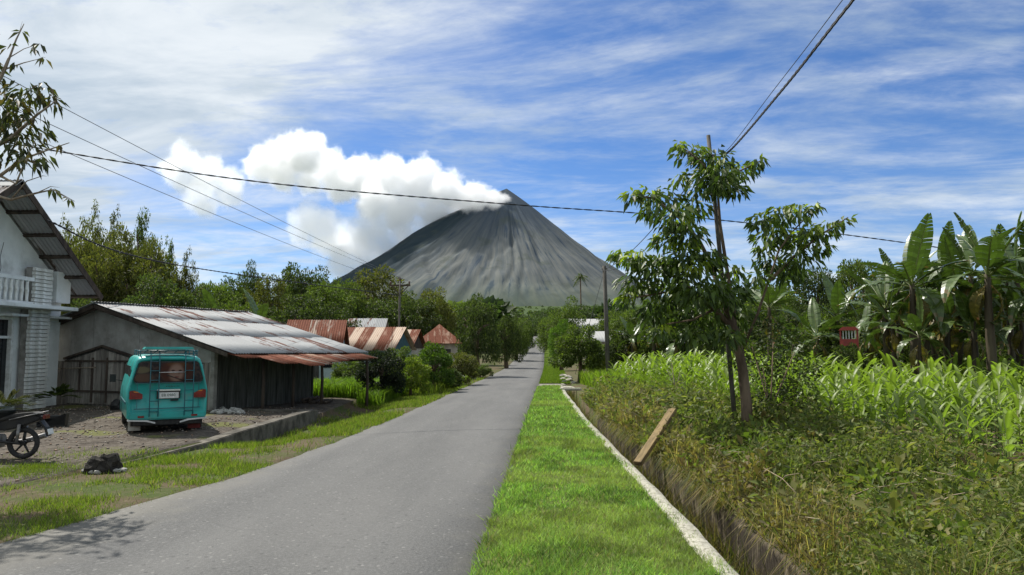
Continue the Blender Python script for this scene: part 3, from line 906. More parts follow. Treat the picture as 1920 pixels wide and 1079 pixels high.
# ---- the white house beside the yard
def white_house():
    XW, YB, YF = -14.6, 21.35, 15.2          # gable wall facing the road, rear corner, front corner
    root = empty('white_house', (XW, YB, .1))
    tag(root, 'white house with steep metal roof, balcony and brick pillars', 'house')
    ox, oy, oz = XW, YB, .1
    L = lambda x, y, z: (x - ox, y - oy, z - oz)
    YR, ZR, ZE, YE = 18.16, 6.08, 3.33, 21.8
    s = (ZR - ZE) / (YE - YR)
    # wall with window openings built up from panels
    def panel(y0, y1, z0, z1, name='wall', mat='white_wall', x0=XW - .2, x1=XW, parent=root):
        b = MB(); b.box(L((x0 + x1) / 2, (y0 + y1) / 2, (z0 + z1) / 2), (x1 - x0, y1 - y0, z1 - z0)); return b.build(name, MAT[mat], parent)
    wb = MB()
    def wp(y0, y1, z0, z1): wb.box(L(XW - .1, (y0 + y1) / 2, (z0 + z1) / 2), (.2, y1 - y0, z1 - z0))
    wins = [(18.75, 19.42, .35, 2.62), (20.30, 20.62, .95, 2.45), (17.0, 17.8, .9, 2.5)]
    edges = [YF, 17.0, 17.8, 18.75, 19.42, 20.30, 20.62, YB]
    for a, c in zip(edges[:-1], edges[1:]):
        w = [q for q in wins if abs(q[0] - a) < .01]
        if w:
            wp(a, c, 0, w[0][2]); wp(a, c, w[0][3], 2.9)
        else: wp(a, c, 0, 2.9)
    # gable
    zf = lambda y: ZR - abs(y - YR) * s - .07
    ys = [YF, YB, YB, YR, YF]
    wb.prism([(YF - oy, 2.9 - oz), (YB - oy, 2.9 - oz), (YB - oy, zf(YB) - oz), (YR - oy, zf(YR) - oz), (YF - oy, zf(YF) - oz)], 'x', -.2, -.001)
    wb.box(L(XW - 4, YB - .1, 1.5), (7.6, .2, 3.1)); wb.box(L(XW - 4, YF + .1, 1.5), (7.6, .2, 3.1))
    wb.box(L(XW - 7.9, (YF + YB) / 2, 1.5), (.2, YB - YF, 3.1))
    wb.build('wall', MAT['white_wall'], root)
    for (a, c, z0, z1) in wins:
        fr = MB()
        fr.box(L(XW - .03, a + .04, (z0 + z1) / 2), (.12, .08, z1 - z0)); fr.box(L(XW - .03, c - .04, (z0 + z1) / 2), (.12, .08, z1 - z0))
        fr.box(L(XW - .032, (a + c) / 2, z0 + .04), (.11, c - a - .16, .08)); fr.box(L(XW - .032, (a + c) / 2, z1 - .04), (.11, c - a - .16, .08))
        if z1 - z0 > 2: fr.box(L(XW - .032, (a + c) / 2, z1 - .55), (.10, c - a - .16, .07))
        w = fr.build('window', MAT['white_paint'], root)
        pn = MB(); pn.box(L(XW - .09, (a + c) / 2, (z0 + z1) / 2), (.01, c - a - .14, z1 - z0 - .14)); pn.build('pane', MAT['glass_dark'], w)
        sl_ = MB(); sl_.box(L(XW + .10, (a + c) / 2, z0 - .05), (.22, c - a + .16, .08)); sl_.build('sill', MAT['white_paint'], w)
    # canopy slab, ledges
    b = MB(); b.box(L(XW + .42, 18.45, 2.90), (.85, 4.9, .10)); b.build('balcony_slab', MAT['white_wall'], root, bevel=.01)
    b = MB(); b.box(L(XW + .22, 20.85, 2.66), (.45, .9, .06)); b.build('ledge', MAT['white_wall'], root)
    b = MB(); b.box(L(XW + .22, 19.1, 2.66), (.44, .62, .06)); b.build('ledge', MAT['white_wall'], root)
    b = MB(); b.box(L(XW + .15, 21.0, 3.55), (.3, .62, .9)); b.build('parapet', MAT['white_wall'], root)
    # pillars of painted bricks: core plus single courses of bricks
    rnd = random.Random(5)
    def pillar(x0, x1, y0, y1, z0, z1, courses):
        b = MB(); b.box(L((x0 + x1) / 2 - .02, (y0 + y1) / 2, (z0 + z1) / 2), (x1 - x0 - .04, y1 - y0 - .05, z1 - z0))
        p = b.build('pillar', MAT['cement'], root)
        h = (z1 - z0) / courses
        bl = (y1 - y0) / 2
        bm_ = MB(); bm_.box((0, 0, 0), (.10, bl - .012, h - .014)); me = bm_.mesh('brick', MAT['white_paint'], bevel=.006)
        bm_ = MB(); bm_.box((0, 0, 0), (.10, y1 - y0 - .012, h - .014)); mel = bm_.mesh('brick', MAT['white_paint'], bevel=.006)
        for k in range(courses):
            zc = z0 + h * (k + .5)
            if True:
                link('brick', mel, p, L(x1 - .03 + rnd.uniform(-.012, .014), (y0 + y1) / 2, zc), (rnd.uniform(-.01, .01), 0, rnd.uniform(-.012, .012)))
            else:
                for q in (0, 1):
                    link('brick', me, p, L(x1 - .03 + rnd.uniform(-.008, .012), y0 + bl * (q + .5), zc), (0, 0, rnd.uniform(-.015, .015)))
    pillar(-14.52, -14.25, 19.58, 20.38, .1, 2.85, 25)
    pillar(-14.52, -14.25, 19.68, 20.42, 2.95, 4.02, 10)
    # balcony rail
    b = MB(); b.box(L(-14.25, 18.0, 3.66), (.12, 3.2, .10)); b.box(L(-14.25, 18.0, 3.0), (.12, 3.2, .08)); b.build('handrail', MAT['white_wall'], root)
    bal = MB(); bal.tube([(0, 0, -.30), (0, 0, -.2), (0, 0, 0), (0, 0, .2), (0, 0, .30)], [.05, .038, .055, .036, .05], 8)
    me = bal.mesh('baluster', MAT['white_paint'])
    for k in range(15): link('baluster', me, root, L(-14.25, 16.6 + k * .2, 3.33))
    # roof: sheets on both slopes, purlins below the verge overhang
    XV = -13.65; ang = math.atan(s)
    slope_len = math.hypot(YE - YR, ZR - ZE)
    me = corr_sheet('roof_sheet', .72, slope_len + .05, MAT['zinc_old'], wave=.12, amp=.018)
    for i in range(14):
        x1 = XV - i * .70
        for sd in (-1, 1):
            o = link('roof_sheet', me, root)
            if sd > 0:      # rear slope (runs down away from the camera)
                m = Matrix(((-1, 0, 0), (0, -math.cos(ang), math.sin(ang)), (0, math.sin(ang), math.cos(ang)))).to_4x4()
                o.matrix_local = Matrix.Translation(L(x1, YE, ZE + (i % 2) * .005)) @ m
            else:
                m = Matrix(((1, 0, 0), (0, math.cos(ang), -math.sin(ang)), (0, math.sin(ang), math.cos(ang)))).to_4x4()
                o.matrix_local = Matrix.Translation(L(x1 - .72, 2 * YR - YE, ZE + (i % 2) * .005)) @ m
    for sd in (-1, 1):
        for k in range(6):
            d = .12 + k * (slope_len - .25) / 5
            y = YR + sd * (slope_len - d) * math.cos(ang); z = ZE + d * math.sin(ang) - .06
            b = MB(); b.box(L(XV - 1.4, y, z), (2.75, .07, .09), (-sd * ang, 0, 0)); b.build('purlin', MAT['wood_dark'], root)
    for sd in (-1, 1):
        b = MB(); b.box(L(XV + .015, YR + sd * slope_len / 2 * math.cos(ang), (ZR + ZE) / 2 - .03), (.03, slope_len + .05, .17), (-sd * ang, 0, 0)); b.build('verge_board', MAT['wood_dark'], root)
    b = MB()
    for sd in (-1, 1): b.box(L(XV - 4.6, YR + sd * .13, ZR + .02 - .10), (9.3, .30, .008), (-sd * ang, 0, 0))
    b.build('ridge_cap', MAT['zinc'], root)
    ck = MB(); ck.tube([L(XW + .004, 18.9, 4.6), L(XW + .004, 18.8, 4.2), L(XW + .004, 18.85, 3.9), L(XW + .004, 18.78, 3.65)], .008, 4); ck.build('crack', MAT['wood_dark'], root)
white_house()

# ---- small huts with rusty roofs beyond the shed
def hut(name, label, loc, rz, Lx, Wy, hw, rise, roofm, wallm, ov=.25, gable='same', n=6, group=None):
    root = empty(name, loc, rz)
    tag(root, label, 'hut', group)
    b = MB()
    b.box((0, 0, hw / 2 - .2), (Lx, Wy, hw + .4))
    b.build('wall', MAT[wallm], root)
    for x in (-Lx / 2, Lx / 2):
        b = MB(); b.prism([(-Wy / 2, hw), (Wy / 2, hw), (0, hw + rise * (Wy / 2) / (Wy / 2 + ov))], 'x', x - .03, x + .03)
        b.build('gable', MAT[gable if gable != 'same' else wallm], root)
    ang = math.atan2(rise, Wy / 2 + ov)
    sl = math.hypot(rise, Wy / 2 + ov)
    w = (Lx + 2 * ov) / n
    me = corr_sheet('roof_sheet', w + .03, sl, MAT[roofm], wave=.12)
    me_b = corr_sheet('roof_sheet', w + .03, sl, MAT['rust_pale'], wave=.12) if roofm == 'rust_stripe' else me
    zt = hw + rise
    for i in range(n):
        for sd in (-1, 1):
            o = link('roof_sheet', me if i % 2 else me_b, root)
            if sd < 0:
                m = Matrix(((1, 0, 0), (0, math.cos(ang), -math.sin(ang)), (0, math.sin(ang), math.cos(ang)))).to_4x4()
                o.matrix_local = Matrix.Translation((-Lx / 2 - ov + i * w, -(Wy / 2 + ov), hw + .03 + (i % 2) * .006)) @ m
            else:
                m = Matrix(((-1, 0, 0), (0, -math.cos(ang), math.sin(ang)), (0, math.sin(ang), math.cos(ang)))).to_4x4()
                o.matrix_local = Matrix.Translation((-Lx / 2 - ov + (i + 1) * w, (Wy / 2 + ov), hw + .03 + (i % 2) * .006)) @ m
    b = MB(); b.box((0, -Wy / 2 - .012, hw * .42), (.7, .03, hw * .84)); b.build('door', MAT['plank_dark'], root)
    b = MB(); b.box((Lx * .3, -Wy / 2 - .012, hw * .6), (.5, .03, .5)); b.build('window', MAT['glass_dark'], root)
    return root
p = at(684, 660, 40); hut('hut', 'hut with broad rust striped metal roof and dark teal gable', (p.x, 41.2, -.1), R(-8), 3.7, 3.4, 1.75, 1.3, 'rust_stripe', 'pale_teal', gable='deep_teal', n=7)
p = at(590, 640, 36); hut('hut', 'brown rusted roof hut directly behind the long shed', (p.x - .2, 37.0, 0), R(10), 2.4, 3.4, 1.85, 1.35, 'zinc_rust', 'pale_teal', n=5)
p = at(680, 600, 52); hut('hut', 'hut whose pale grey roof shows above the rust striped roof', (p.x, 52, .2), R(4), 3.0, 3.0, 2.5, 1.2, 'zinc', 'cream', n=5)
p = at(756, 640, 50); hut('hut', 'narrow hut with faded pink rusty roof behind the cross arm pole', (p.x, 50, 0), R(-6), 1.9, 3.2, 1.8, 1.25, 'rust_stripe', 'cream', gable='wood_dark', n=4)
def hip_hut():
    p = at(820, 640, 54)
    root = empty('hut', (p.x, 55, 0), R(8))
    tag(root, 'pale walled hut under a pyramid roof of rusty sheets', 'hut')
    Wd, hw, rise, ov = 2.7, 2.15, 1.45, .42
    b = MB(); b.box((0, 0, hw / 2 - .2), (Wd, Wd, hw + .4)); b.build('wall', MAT['cream'], root)
    half = Wd / 2 + ov
    n = 7
    for side in range(4):
        rz = side * math.pi / 2
        for i in range(n):
            x0 = -half + i * 2 * half / n; x1 = x0 + 2 * half / n - .012
            def top(x): return max(0.0, 1 - abs(x) / half)
            pts = [(x0, 0), (x1, 0), (x1, top(x1))]
            if x0 < 0 < x1: pts.append((0, 1.0))
            pts.append((x0, top(x0)))
            vs = [(x, -half + t_ * half, hw + t_ * rise + (i % 2) * .012) for x, t_ in pts]
            vs2 = [(x, y, z + .012) for x, y, z in vs]
            k = len(vs)
            b = MB(); b.add(vs + vs2, [tuple(range(k))[::-1], tuple(range(k, 2 * k))] + [(q, (q + 1) % k, k + (q + 1) % k, k + q) for q in range(k)])
            b.build('roof_sheet', MAT['rust_stripe'], root, rot=(0, 0, rz))
    b = MB(); b.box((.5, -Wd / 2 - .012, .9), (.7, .03, 1.7)); b.build('door', MAT['plank_dark'], root)
    b = MB(); b.box((-.6, -Wd / 2 - .012, 1.2), (.6, .03, .6)); b.build('window', MAT['glass_dark'], root)
hip_hut()
# pale roofed houses far along the road on the right
MAT['pale_roof'] = roof_mat('pale_roof_mat', (0.40, 0.40, 0.39), (0.4, .35, .3), .1)
p = at(1100, 592, 118); hut('house', 'far pale roofed house showing above the roadside trees', (p.x, 118, 2.4), R(8), 6.2, 5.5, 2.6, 1.5, 'pale_roof', 'cream', n=9)
p = at(1136, 628, 62); hut('house', 'pale roofed house behind the leafless banana stems', (p.x + .8, 62, .3), R(-10), 4.6, 4.0, 2.0, .9, 'pale_roof', 'cream', n=6)
p = at(1235, 640, 40); hut('hut', 'low hut with dull brown boards behind the maize', (p.x, 41, .3), R(6), 3.4, 3.0, 1.5, .9, 'zinc_old', 'plank', n=5)

# red slatted stall among the banana plants
def red_stall():
    p = at(1592, 640, 20.5)
    root = empty('red_stall', (p.x, 20.5, h1(p.x, 20.5)), R(-20), (.72, .72, .96))
    tag(root, 'small red wooden stall with pale slats under banana plants', 'stall')
    red = M('red_paint_mat', (0.36, 0.055, 0.045), .6, .35, (0.22, 0.04, 0.035), 4, vary=.2)
    b = MB(); b.box((0, 0, 1.68), (.62, .5, .20)); b.build('counter', red, root, bevel=.01)
    b = MB(); b.prism([(-.36, 2.02), (.36, 2.02), (.22, 2.12), (-.22, 2.12)], 'y', -.3, .3); b.build('roof', red, root)
    for x in (-.29, .29):
        for y in (-.22, .22):
            b = MB(); b.box((x, y, .78), (.05, .05, 2.5)); b.build('post', red, root)
    for k in range(5):
        b = MB(); b.box((-.2 + k * .1, -.23, 1.9), (.028, .015, .26)); b.build('slat', MAT['white_paint'], root)
    b = MB(); b.box((0, 0, .9), (.5, .36, .75)); b.build('cabinet', MAT['wood_dark'], root)
red_stall()
# ------------------------------------------------------------------ the van
def van():
    base = on(313, 811, .1)
    root = empty('van', (base.x, base.y, h1(base.x, base.y) - .095), R(33), .93)    # local y runs forward, rear at y = 0
    tag(root, 'turquoise minibus with roof rack and rear ladders parked on gravel', 'van')
    paint = M('van_paint_mat', (0.008, 0.36, 0.325), .4, .5, (0.014, 0.27, 0.25), 2.2, coat=.25, grime=((0.16, 0.17, 0.13), 3.0, .5), bump=(2.0, .06, .03))
    paint_d = M('van_trim_mat', (0.006, 0.11, 0.14), .4, .5, (0.01, 0.08, 0.10), 4, coat=.3)
    glass = M('van_glass_mat', (0.02, 0.022, 0.025), .06, .6)
    red = M('van_lamp_red_mat', (0.22, 0.008, 0.010), .15, .6, (0.12, 0.004, 0.006), 10)
    amber = M('van_lamp_amber_mat', (0.5, 0.16, 0.02), .15, .6)
    white = M('van_white_mat', (0.72, 0.72, 0.70), .4, .5, (0.5, .5, .48), 6)
    chrome = M('van_chrome_mat', (0.55, 0.55, 0.55), .25, .5, metal=.9)
    # body: lofted cross sections (half outlines in x, z), narrowing to the roof
    def sect(y, zb, zt, wb, wt, wm, rr_=.12):
        zm = zb + (zt - zb) * .46
        o = []
        o += [(wb - .05, zb), (wb, zb + .06), (wm, zm), (wm - .012, zm + .06)]
        o += [(wt + .02, zt - rr_ - .05), (wt - .02, zt - rr_ * .5), (wt - .08, zt - rr_ * .12), (wt - .2, zt), (wt * .4, zt + .018)]
        full = [(x, y, z) for x, z in o] + [(-x, y, z) for x, z in o[::-1]]
        return full
    secs = [sect(.05, .44, 1.66, .70, .60, .73), sect(.0, .42, 1.63, .745, .63, .765), sect(.03, .38, 1.70, .775, .645, .785), sect(.35, .36, 1.735, .785, .66, .79), sect(1.2, .36, 1.75, .785, .665, .79),
            sect(2.2, .36, 1.75, .785, .665, .79), sect(2.75, .36, 1.72, .785, .655, .79), sect(3.15, .36, 1.45, .78, .62, .785), sect(3.42, .38, 1.08, .76, .70, .765, .06), sect(3.55, .42, .95, .72, .66, .73, .06)]
    n = len(secs[0])
    vs = [v for s in secs for v in s]; fs = []
    for i in range(len(secs) - 1):
        for k in range(n):
            k2 = (k + 1) % n
            fs.append((i * n + k, i * n + k2, (i + 1) * n + k2, (i + 1) * n + k))
    fs.append(tuple(range(n))); fs.append(tuple(range((len(secs) - 1) * n, len(secs) * n))[::-1])
    b = MB(); b.add(vs, fs, 0, True)
    body = b.build('body', paint, root)
    # crease lines on the tailgate
    b = MB(); b.box((0, -.004, .62), (1.30, .012, .018)); b.box((0, -.004, 1.16), (1.30, .012, .014)); b.box((-.60, -.004, .9), (.010, .012, .55)); b.box((.60, -.004, .9), (.010, .012, .55))
    b.build('tailgate_seam', paint_d, root)
    # rear window: gasket, pane and the printed film
    def rr_panel(w0, w1, z0, z1, r, y, th, inset=0.0):
        pts = []
        def arc(cx, cz, a0, a1):
            for k in range(5):
                a = a0 + (a1 - a0) * k / 4
                pts.append((cx + r * math.cos(a), cz + r * math.sin(a)))
        arc(w1 - r, z1 - r, math.pi / 2, 0) ; arc(w0 - r, z0 + r, 0, -math.pi / 2)
        arc(-w0 + r, z0 + r, -math.pi / 2, -math.pi); arc(-w1 + r, z1 - r, math.pi, math.pi / 2)
        m = MB(); m.prism(pts, 'y', y - th, y); return m
    rw = rr_panel(.685, .60, 1.16, 1.62, .09, .012, .02).build('rear_window', MAT['black_rubber'], root)
    m, nt, out = new_mat('van_film_mat')
    t = NT(nt)
    o3 = t.pos('Object'); s3 = t.n('ShaderNodeSeparateXYZ', {0: o3}); X, Z = s3.outputs[0], s3.outputs[2]
    def ell(cx, cz, ax, az, soft=.25):
        d = t.math('SQRT', t.math('ADD', t.math('POWER', t.math('ABSOLUTE', t.math('DIVIDE', t.math('SUBTRACT', X, cx), ax)), 2.), t.math('POWER', t.math('ABSOLUTE', t.math('DIVIDE', t.math('SUBTRACT', Z, cz), az)), 2.)))
        return t.smooth(d, 1 + soft, 1 - soft)
    nz = t.noise(o3, 9, 4, .6)
    c = t.mix(t.smooth(nz, .45, .6), (0.018, 0.016, 0.018), (0.05, 0.035, 0.03))
    c = t.mix(ell(-.53, 1.44, .16, .07), c, (0.10, 0.085, 0.05)); c = t.mix(ell(-.50, 1.27, .22, .09), c, (0.075, 0.045, 0.032))
    c = t.mix(ell(.14, 1.40, .34, .26), c, (0.055, 0.020, 0.013))          # hair
    c = t.mix(t.math('MULTIPLY', ell(.16, 1.55, .20, .05), .7), c, (0.09, 0.04, 0.015))
    c = t.mix(ell(.14, 1.37, .145, .185, .30), c, (0.20, 0.125, 0.095))         # face
    for cx in (.075, .215): c = t.mix(ell(cx, 1.42, .035, .016), c, (0.03, 0.015, 0.012))
    c = t.mix(ell(.15, 1.28, .045, .014), c, (0.11, 0.03, 0.025))
    c = t.mix(t.math('MULTIPLY', ell(.19, 1.355, .018, .03), .5), c, (0.12, 0.06, 0.04))
    p_ = t.n('ShaderNodeBsdfPrincipled', {'Base Color': c, 'Roughness': .3, 'Specular IOR Level': .12})
    nt.links.new(p_.outputs[0], out.inputs[0])
    rr_panel(.655, .572, 1.19, 1.59, .07, -.007, .012).build('pane', m, rw)
    # lamps
    for s in (-1, 1):
        b = MB(); b.prism([(s * .745, .83), (s * .745, 1.00), (s * .66, 1.01), (s * .50, .93), (s * .50, .83)], 'y', -.035, .03)
        tl = b.build('tail_light', red, root)
        b = MB(); b.prism([(s * .68, .995), (s * .60, .985), (s * .57, .965), (s * .66, .968)], 'y', -.043, -.02); b.build('indicator', amber, tl)
    # plate
    b = MB(); b.box((.0, -.012, .905), (.46, .02, .17)); b.build('plate_recess', MAT['black_rubber'], root)
    b = MB(); b.box((.0, -.03, 1.005), (.46, .03, .035)); b.build('plate_garnish', chrome, root, bevel=.006)
    b = MB(); b.box((.0, -.026, .895), (.40, .012, .125)); pl = b.build('number_plate', white, root)
    cu = bpy.data.curves.new('plate_text', 'FONT'); cu.body = 'EB 0980'; cu.size = .082; cu.align_x = 'CENTER'; cu.align_y = 'CENTER'; cu.extrude = .001
    to = bpy.data.objects.new('plate_text', cu); COL.objects.link(to); bpy.context.view_layer.update()
    tm = bpy.data.meshes.new_from_object(to.evaluated_get(bpy.context.evaluated_depsgraph_get())); bpy.data.objects.remove(to)
    tm.materials.clear(); tm.materials.append(M('plate_ink_mat', (0.02, 0.05, 0.03), .5))
    link('plate_text', tm, pl, (0, -.0345, .897), (math.pi / 2, 0, 0))
    b = MB()
    for k in range(9): b.box((-.04 + k * .03, -.008, 1.085), (.018, .006, .018), (0, .2, 0))
    b.build('badge', MAT['black_plastic'], root)
    b = MB(); b.box((.12, -.016, .79), (.16, .03, .035)); b.build('tailgate_handle', MAT['black_plastic'], root, bevel=.006)
    b = MB(); b.tube([(.30, -.03, 1.20), (-.05, -.03, 1.33)], .008, 5); b.build('wiper', MAT['black_plastic'], root)
    for s in (-1, 1):
        b = MB(); b.box((s * .52, -.088, .46), (.12, .012, .04)); b.build('reflector', red, root)
        b = MB(); b.box((s * .762, 1.0, .70), (.004, .012, .62)); b.box((s * .795, 2.09, .72), (.004, .012, .62)); b.build('door_gap', MAT['black_rubber'], root)
    # bumper with the white stripe that dips to the middle
    b = MB(); b.box((0, -.035, .47), (1.50, .10, .16)); b.build('bumper', paint, root, bevel=.03)
    for s in (-1, 1):
        b = MB(); b.prism([(s * .77, .405), (s * .77, .375), (s * .42, .355), (s * .24, .305), (s * .24, .335), (s * .40, .385)], 'y', -.075, .02)
        b.build('bumper_stripe', white, root)
    b = MB(); b.box((0, .02, .33), (1.3, .06, .10)); b.box((0, 1.6, .32), (1.4, 3.1, .12)); b.build('chassis', MAT['black_rubber'], root)
    # wheels
    def wheel(x, y):
        t_ = MB()
        prof = [(.20, -.085), (.262, -.085), (.285, -.06), (.29, 0), (.285, .06), (.262, .085), (.20, .085)]
        vs = []; fs = []; N = 28
        for k in range(N):
            a = 2 * math.pi * k / N
            for r_, w_ in prof: vs.append((w_, r_ * math.cos(a), r_ * math.sin(a)))
        np_ = len(prof)
        for k in range(N):
            for q in range(np_ - 1):
                a = k * np_ + q; c_ = ((k + 1) % N) * np_ + q
                fs.append((a, a + 1, c_ + 1, c_))
        t_.add(vs, fs, 0, True)
        w = empty('wheel', (x, y, .385)); w.parent = root
        t_.build('tyre', MAT['black_rubber'], w)
        r_ = MB(); r_.tube([(-.06, 0, 0), (.06, 0, 0)], .20, 20); r_.tube([(-.075 if x < 0 else .045, 0, 0), (-.045 if x < 0 else .075, 0, 0)], .07, 10); r_.build('rim', white if x < 0 else MAT['steel'], w)
    for x in (-.66, .66):
        for y in (.62, 2.75): wheel(x, y)
    b = MB(); b.box((.56, .22, .27), (.26, .015, .24)); b.build('mud_flap', M('flap_mat', (0.14, 0.03, 0.025), .8, .2), root)
    b = MB(); b.box((-.62, .22, .27), (.24, .015, .24)); b.build('mud_flap', M('flap_white_mat', (0.5, 0.48, 0.42), .8, .2, (.3, .27, .22), 6), root)
    # side windows
    for s in (-1, 1):
        for (y0, y1) in ((.35, 1.2), (1.27, 2.05), (2.12, 2.78)):
            b = MB(); b.prism([(y0, 1.13), (y1, 1.13), (y1 - .02, 1.52), (y0 + .02, 1.52)], 'x', 0, .012)
            b.build('side_window', glass, root, loc=(s * .728 - (.006), 0, 0), rot=None)
        b = MB(); b.box((s * .79, 1.6, .72), (.02, 2.2, .05)); b.build('side_moulding', paint_d, root)
    b = MB(); b.prism([(2.83, 1.64), (3.10, 1.40), (3.35, 1.12), (3.37, 1.14), (3.13, 1.44), (2.86, 1.68)], 'x', -.56, .56); b.build('windscreen', glass, root)
    for s in (-1, 1):
        mr = MB(); mr.tube([(s * .78, 2.75, 1.12), (s * .95, 2.72, 1.16)], .012, 6); mr.box((s * .98, 2.70, 1.19), (.13, .06, .19)); mr.build('mirror', MAT['black_plastic'], root, bevel=.0)
    # rack, roof board and the pair of ladders
    r_ = MB()
    for s in (-1, 1):
        r_.tube([(s * .56, .10, 1.84), (s * .56, 2.2, 1.86)], .014, 6)
        for y in (.15, .8, 1.5, 2.15): r_.tube([(s * .56, y, 1.72), (s * .56, y, 1.85)], .012, 6)
    for y in (.12, .5, .9, 1.3, 1.7, 2.15): r_.tube([(-.56, y, 1.845), (.56, y, 1.845)], .012, 6)
    for k in range(6): r_.tube([(-.5 + k * .2, .12, 1.80), (-.42 + k * .2, .12, 1.86)], .012, 6)
    r_.tube([(-.56, .10, 1.78), (.56, .10, 1.78)], .012, 6)
    rack = r_.build('roof_rack', paint_d, root)
    b = MB(); b.prism([(-.50, 1.87), (.50, 1.87), (.46, 1.93), (-.46, 1.93)], 'y', .05, .75); b.build('roof_board', paint, rack, bevel=.01)
    for cx in (-.28, .40):
        l_ = MB()
        for s in (-.085, .085): l_.tube([(cx + s, .10, 1.84), (cx + s, -.03, 1.72), (cx + s, -.06, 1.50), (cx + s, -.075, 1.0), (cx + s, -.10, .50), (cx + s, -.06, .42)], .011, 6)
        for z in (.56, .78, 1.0, 1.22, 1.42, 1.62): l_.tube([(cx - .085, -.075, z), (cx + .085, -.075, z)], .009, 6)
        l_.build('ladder', paint_d, root)
    b = MB(); b.tube([(-.20, -.07, 1.385), (.32, -.07, 1.385)], .009, 6); b.build('ladder_bar', chrome, root)
    b = MB(); b.tube([(.2, .02, .29), (.2, .4, .29)], .025, 8); b.build('exhaust', MAT['steel'], root)
van()

# ------------------------------------------------------------------ motorcycles
def torus(mb, R0, r0, c, axis='x', N=26, n=8, mi=0):
    vs = []; fs = []
    for i in range(N):
        a = 2 * math.pi * i / N
        for k in range(n):
            w = 2 * math.pi * k / n
            rr2 = R0 + r0 * math.cos(w)
            vs.append((c[0] + r0 * math.sin(w), c[1] + rr2 * math.cos(a), c[2] + rr2 * math.sin(a)))
    for i in range(N):
        for k in range(n):
            fs.append((i * n + k, i * n + (k + 1) % n, ((i + 1) % N) * n + (k + 1) % n, ((i + 1) % N) * n + k))
    mb.add(vs, fs, mi, True)
def motorbike(name, label, loc, rz, sc=1.0):
    root = empty(name, loc, rz, sc)                 # forward = +y
    tag(root, label, 'motorcycle')
    blk = MAT['black_plastic']; dk = MAT['steel']
    red = M('bike_lamp_mat', (0.12, 0.008, 0.008), .2, .6)
    for y in (0, 1.23):
        w = empty('wheel', (0, y, .28)); w.parent = root
        t_ = MB(); torus(t_, .235, .045, (0, 0, 0)); t_.build('tyre', MAT['black_rubber'], w)
        r_ = MB(); torus(r_, .205, .018, (0, 0, 0), n=6); r_.tube([(-.05, 0, 0), (.05, 0, 0)], .045, 10)
        for k in range(5):
            a = 2 * math.pi * k / 5 + .3
            r_.tube([(0, .03 * math.cos(a), .03 * math.sin(a)), (0, .20 * math.cos(a + .12), .20 * math.sin(a + .12))], [.022, .014], 6)
        r_.build('rim', blk, w)
    # body shell
    b = MB()
    prof = [(-.34, .74), (-.20, .80), (.20, .74), (.48, .62), (.55, .46), (.92, .42), (1.02, .70), (1.06, .98), (.98, .99), (.90, .66), (.62, .56), (.30, .50), (.05, .55), (-.28, .68)]
    for i, wv in enumerate((.085,)):
        b.prism(prof, 'x', -wv, wv)
    b.build('body', blk, root, bevel=.025)
    b = MB(); b.prism([(-.30, .79), (-.18, .83), (.15, .80), (.42, .70), (.46, .66), (.15, .73), (-.2, .77)], 'x', -.12, .12); b.build('seat', MAT['black_rubber'], root, bevel=.02)
    b = MB(); b.tube([(-.115, .2, .70), (-.115, -.25, .80)], .010, 6); b.tube([(.115, .2, .70), (.115, -.25, .80)], .010, 6); b.tube([(-.115, -.25, .80), (0, -.40, .84), (.115, -.25, .80)], .012, 6); b.build('grab_rail', dk, root)
    b = MB(); b.box((0, -.37, .74), (.16, .05, .07)); b.build('tail_light', red, root, bevel=.01)
    b = MB(); b.prism([(-.30, .68), (-.40, .56), (-.44, .40), (-.42, .40), (-.37, .56), (-.27, .66)], 'x', -.07, .07); b.build('rear_mudguard', blk, root)
    b = MB(); b.box((0, -.455, .48), (.17, .008, .10), (-.25, 0, 0)); b.build('number_plate', MAT['white_paint'], root)
    for s in (-1, 1):
        b = MB(); b.tube([(s * .11, .06, .30), (s * .12, .02, .62)], .028, 8); b.build('shock', dk, root)
    b = MB(); b.tube([(-.12, .0, .28), (-.11, .40, .33)], .022, 6); b.tube([(.12, .0, .28), (.11, .40, .33)], .022, 6); b.build('swing_arm', blk, root)
    b = MB(); b.tube([(.14, .62, .24), (.15, .30, .26), (.16, -.02, .32), (.17, -.30, .40)], [.022, .03, .045, .048], 8); b.build('exhaust', dk, root)
    b = MB(); b.tube([(0, .35, .33), (0, .72, .33)], .12, 10); b.box((0, .5, .30), (.26, .22, .2)); b.build('engine', dk, root)
    b = MB()
    for s in (-1, 1): b.tube([(s * .08, 1.23, .28), (s * .07, 1.12, .62), (s * .05, 1.04, .92)], .022, 6)
    b.build('fork', dk, root)
    b = MB(); b.tube([(-.32, .86, 1.06), (-.2, .93, 1.05), (0, 1.0, 1.0), (.2, .93, 1.05), (.32, .86, 1.06)], .014, 6); b.build('handlebar', blk, root)
    b = MB(); b.tube([(0, 1.00, .94), (0, 1.12, .90)], [.09, .07], 10); b.build('headlight', MAT['steel'], root)
    b = MB(); b.prism([(1.0, .52), (1.23, .60), (1.48, .52), (1.46, .50), (1.23, .57), (1.02, .50)], 'x', -.06, .06); b.build('front_mudguard', blk, root)
    for s in (-1, 1):
        b = MB(); b.tube([(s * .22, .92, 1.06), (s * .26, .90, 1.22)], .007, 5); b.box((s * .28, .89, 1.26), (.11, .02, .08)); b.build('mirror', blk, root)
    b = MB(); b.tube([(-.08, .5, .3), (-.24, .48, .02)], .012, 6); b.build('stand', dk, root)
    return root
q = on(42, 868, .02)
motorbike('motorcycle', 'black motorcycle parked in front of the white house', (q.x, q.y, h1(q.x, q.y)), R(97), .86)

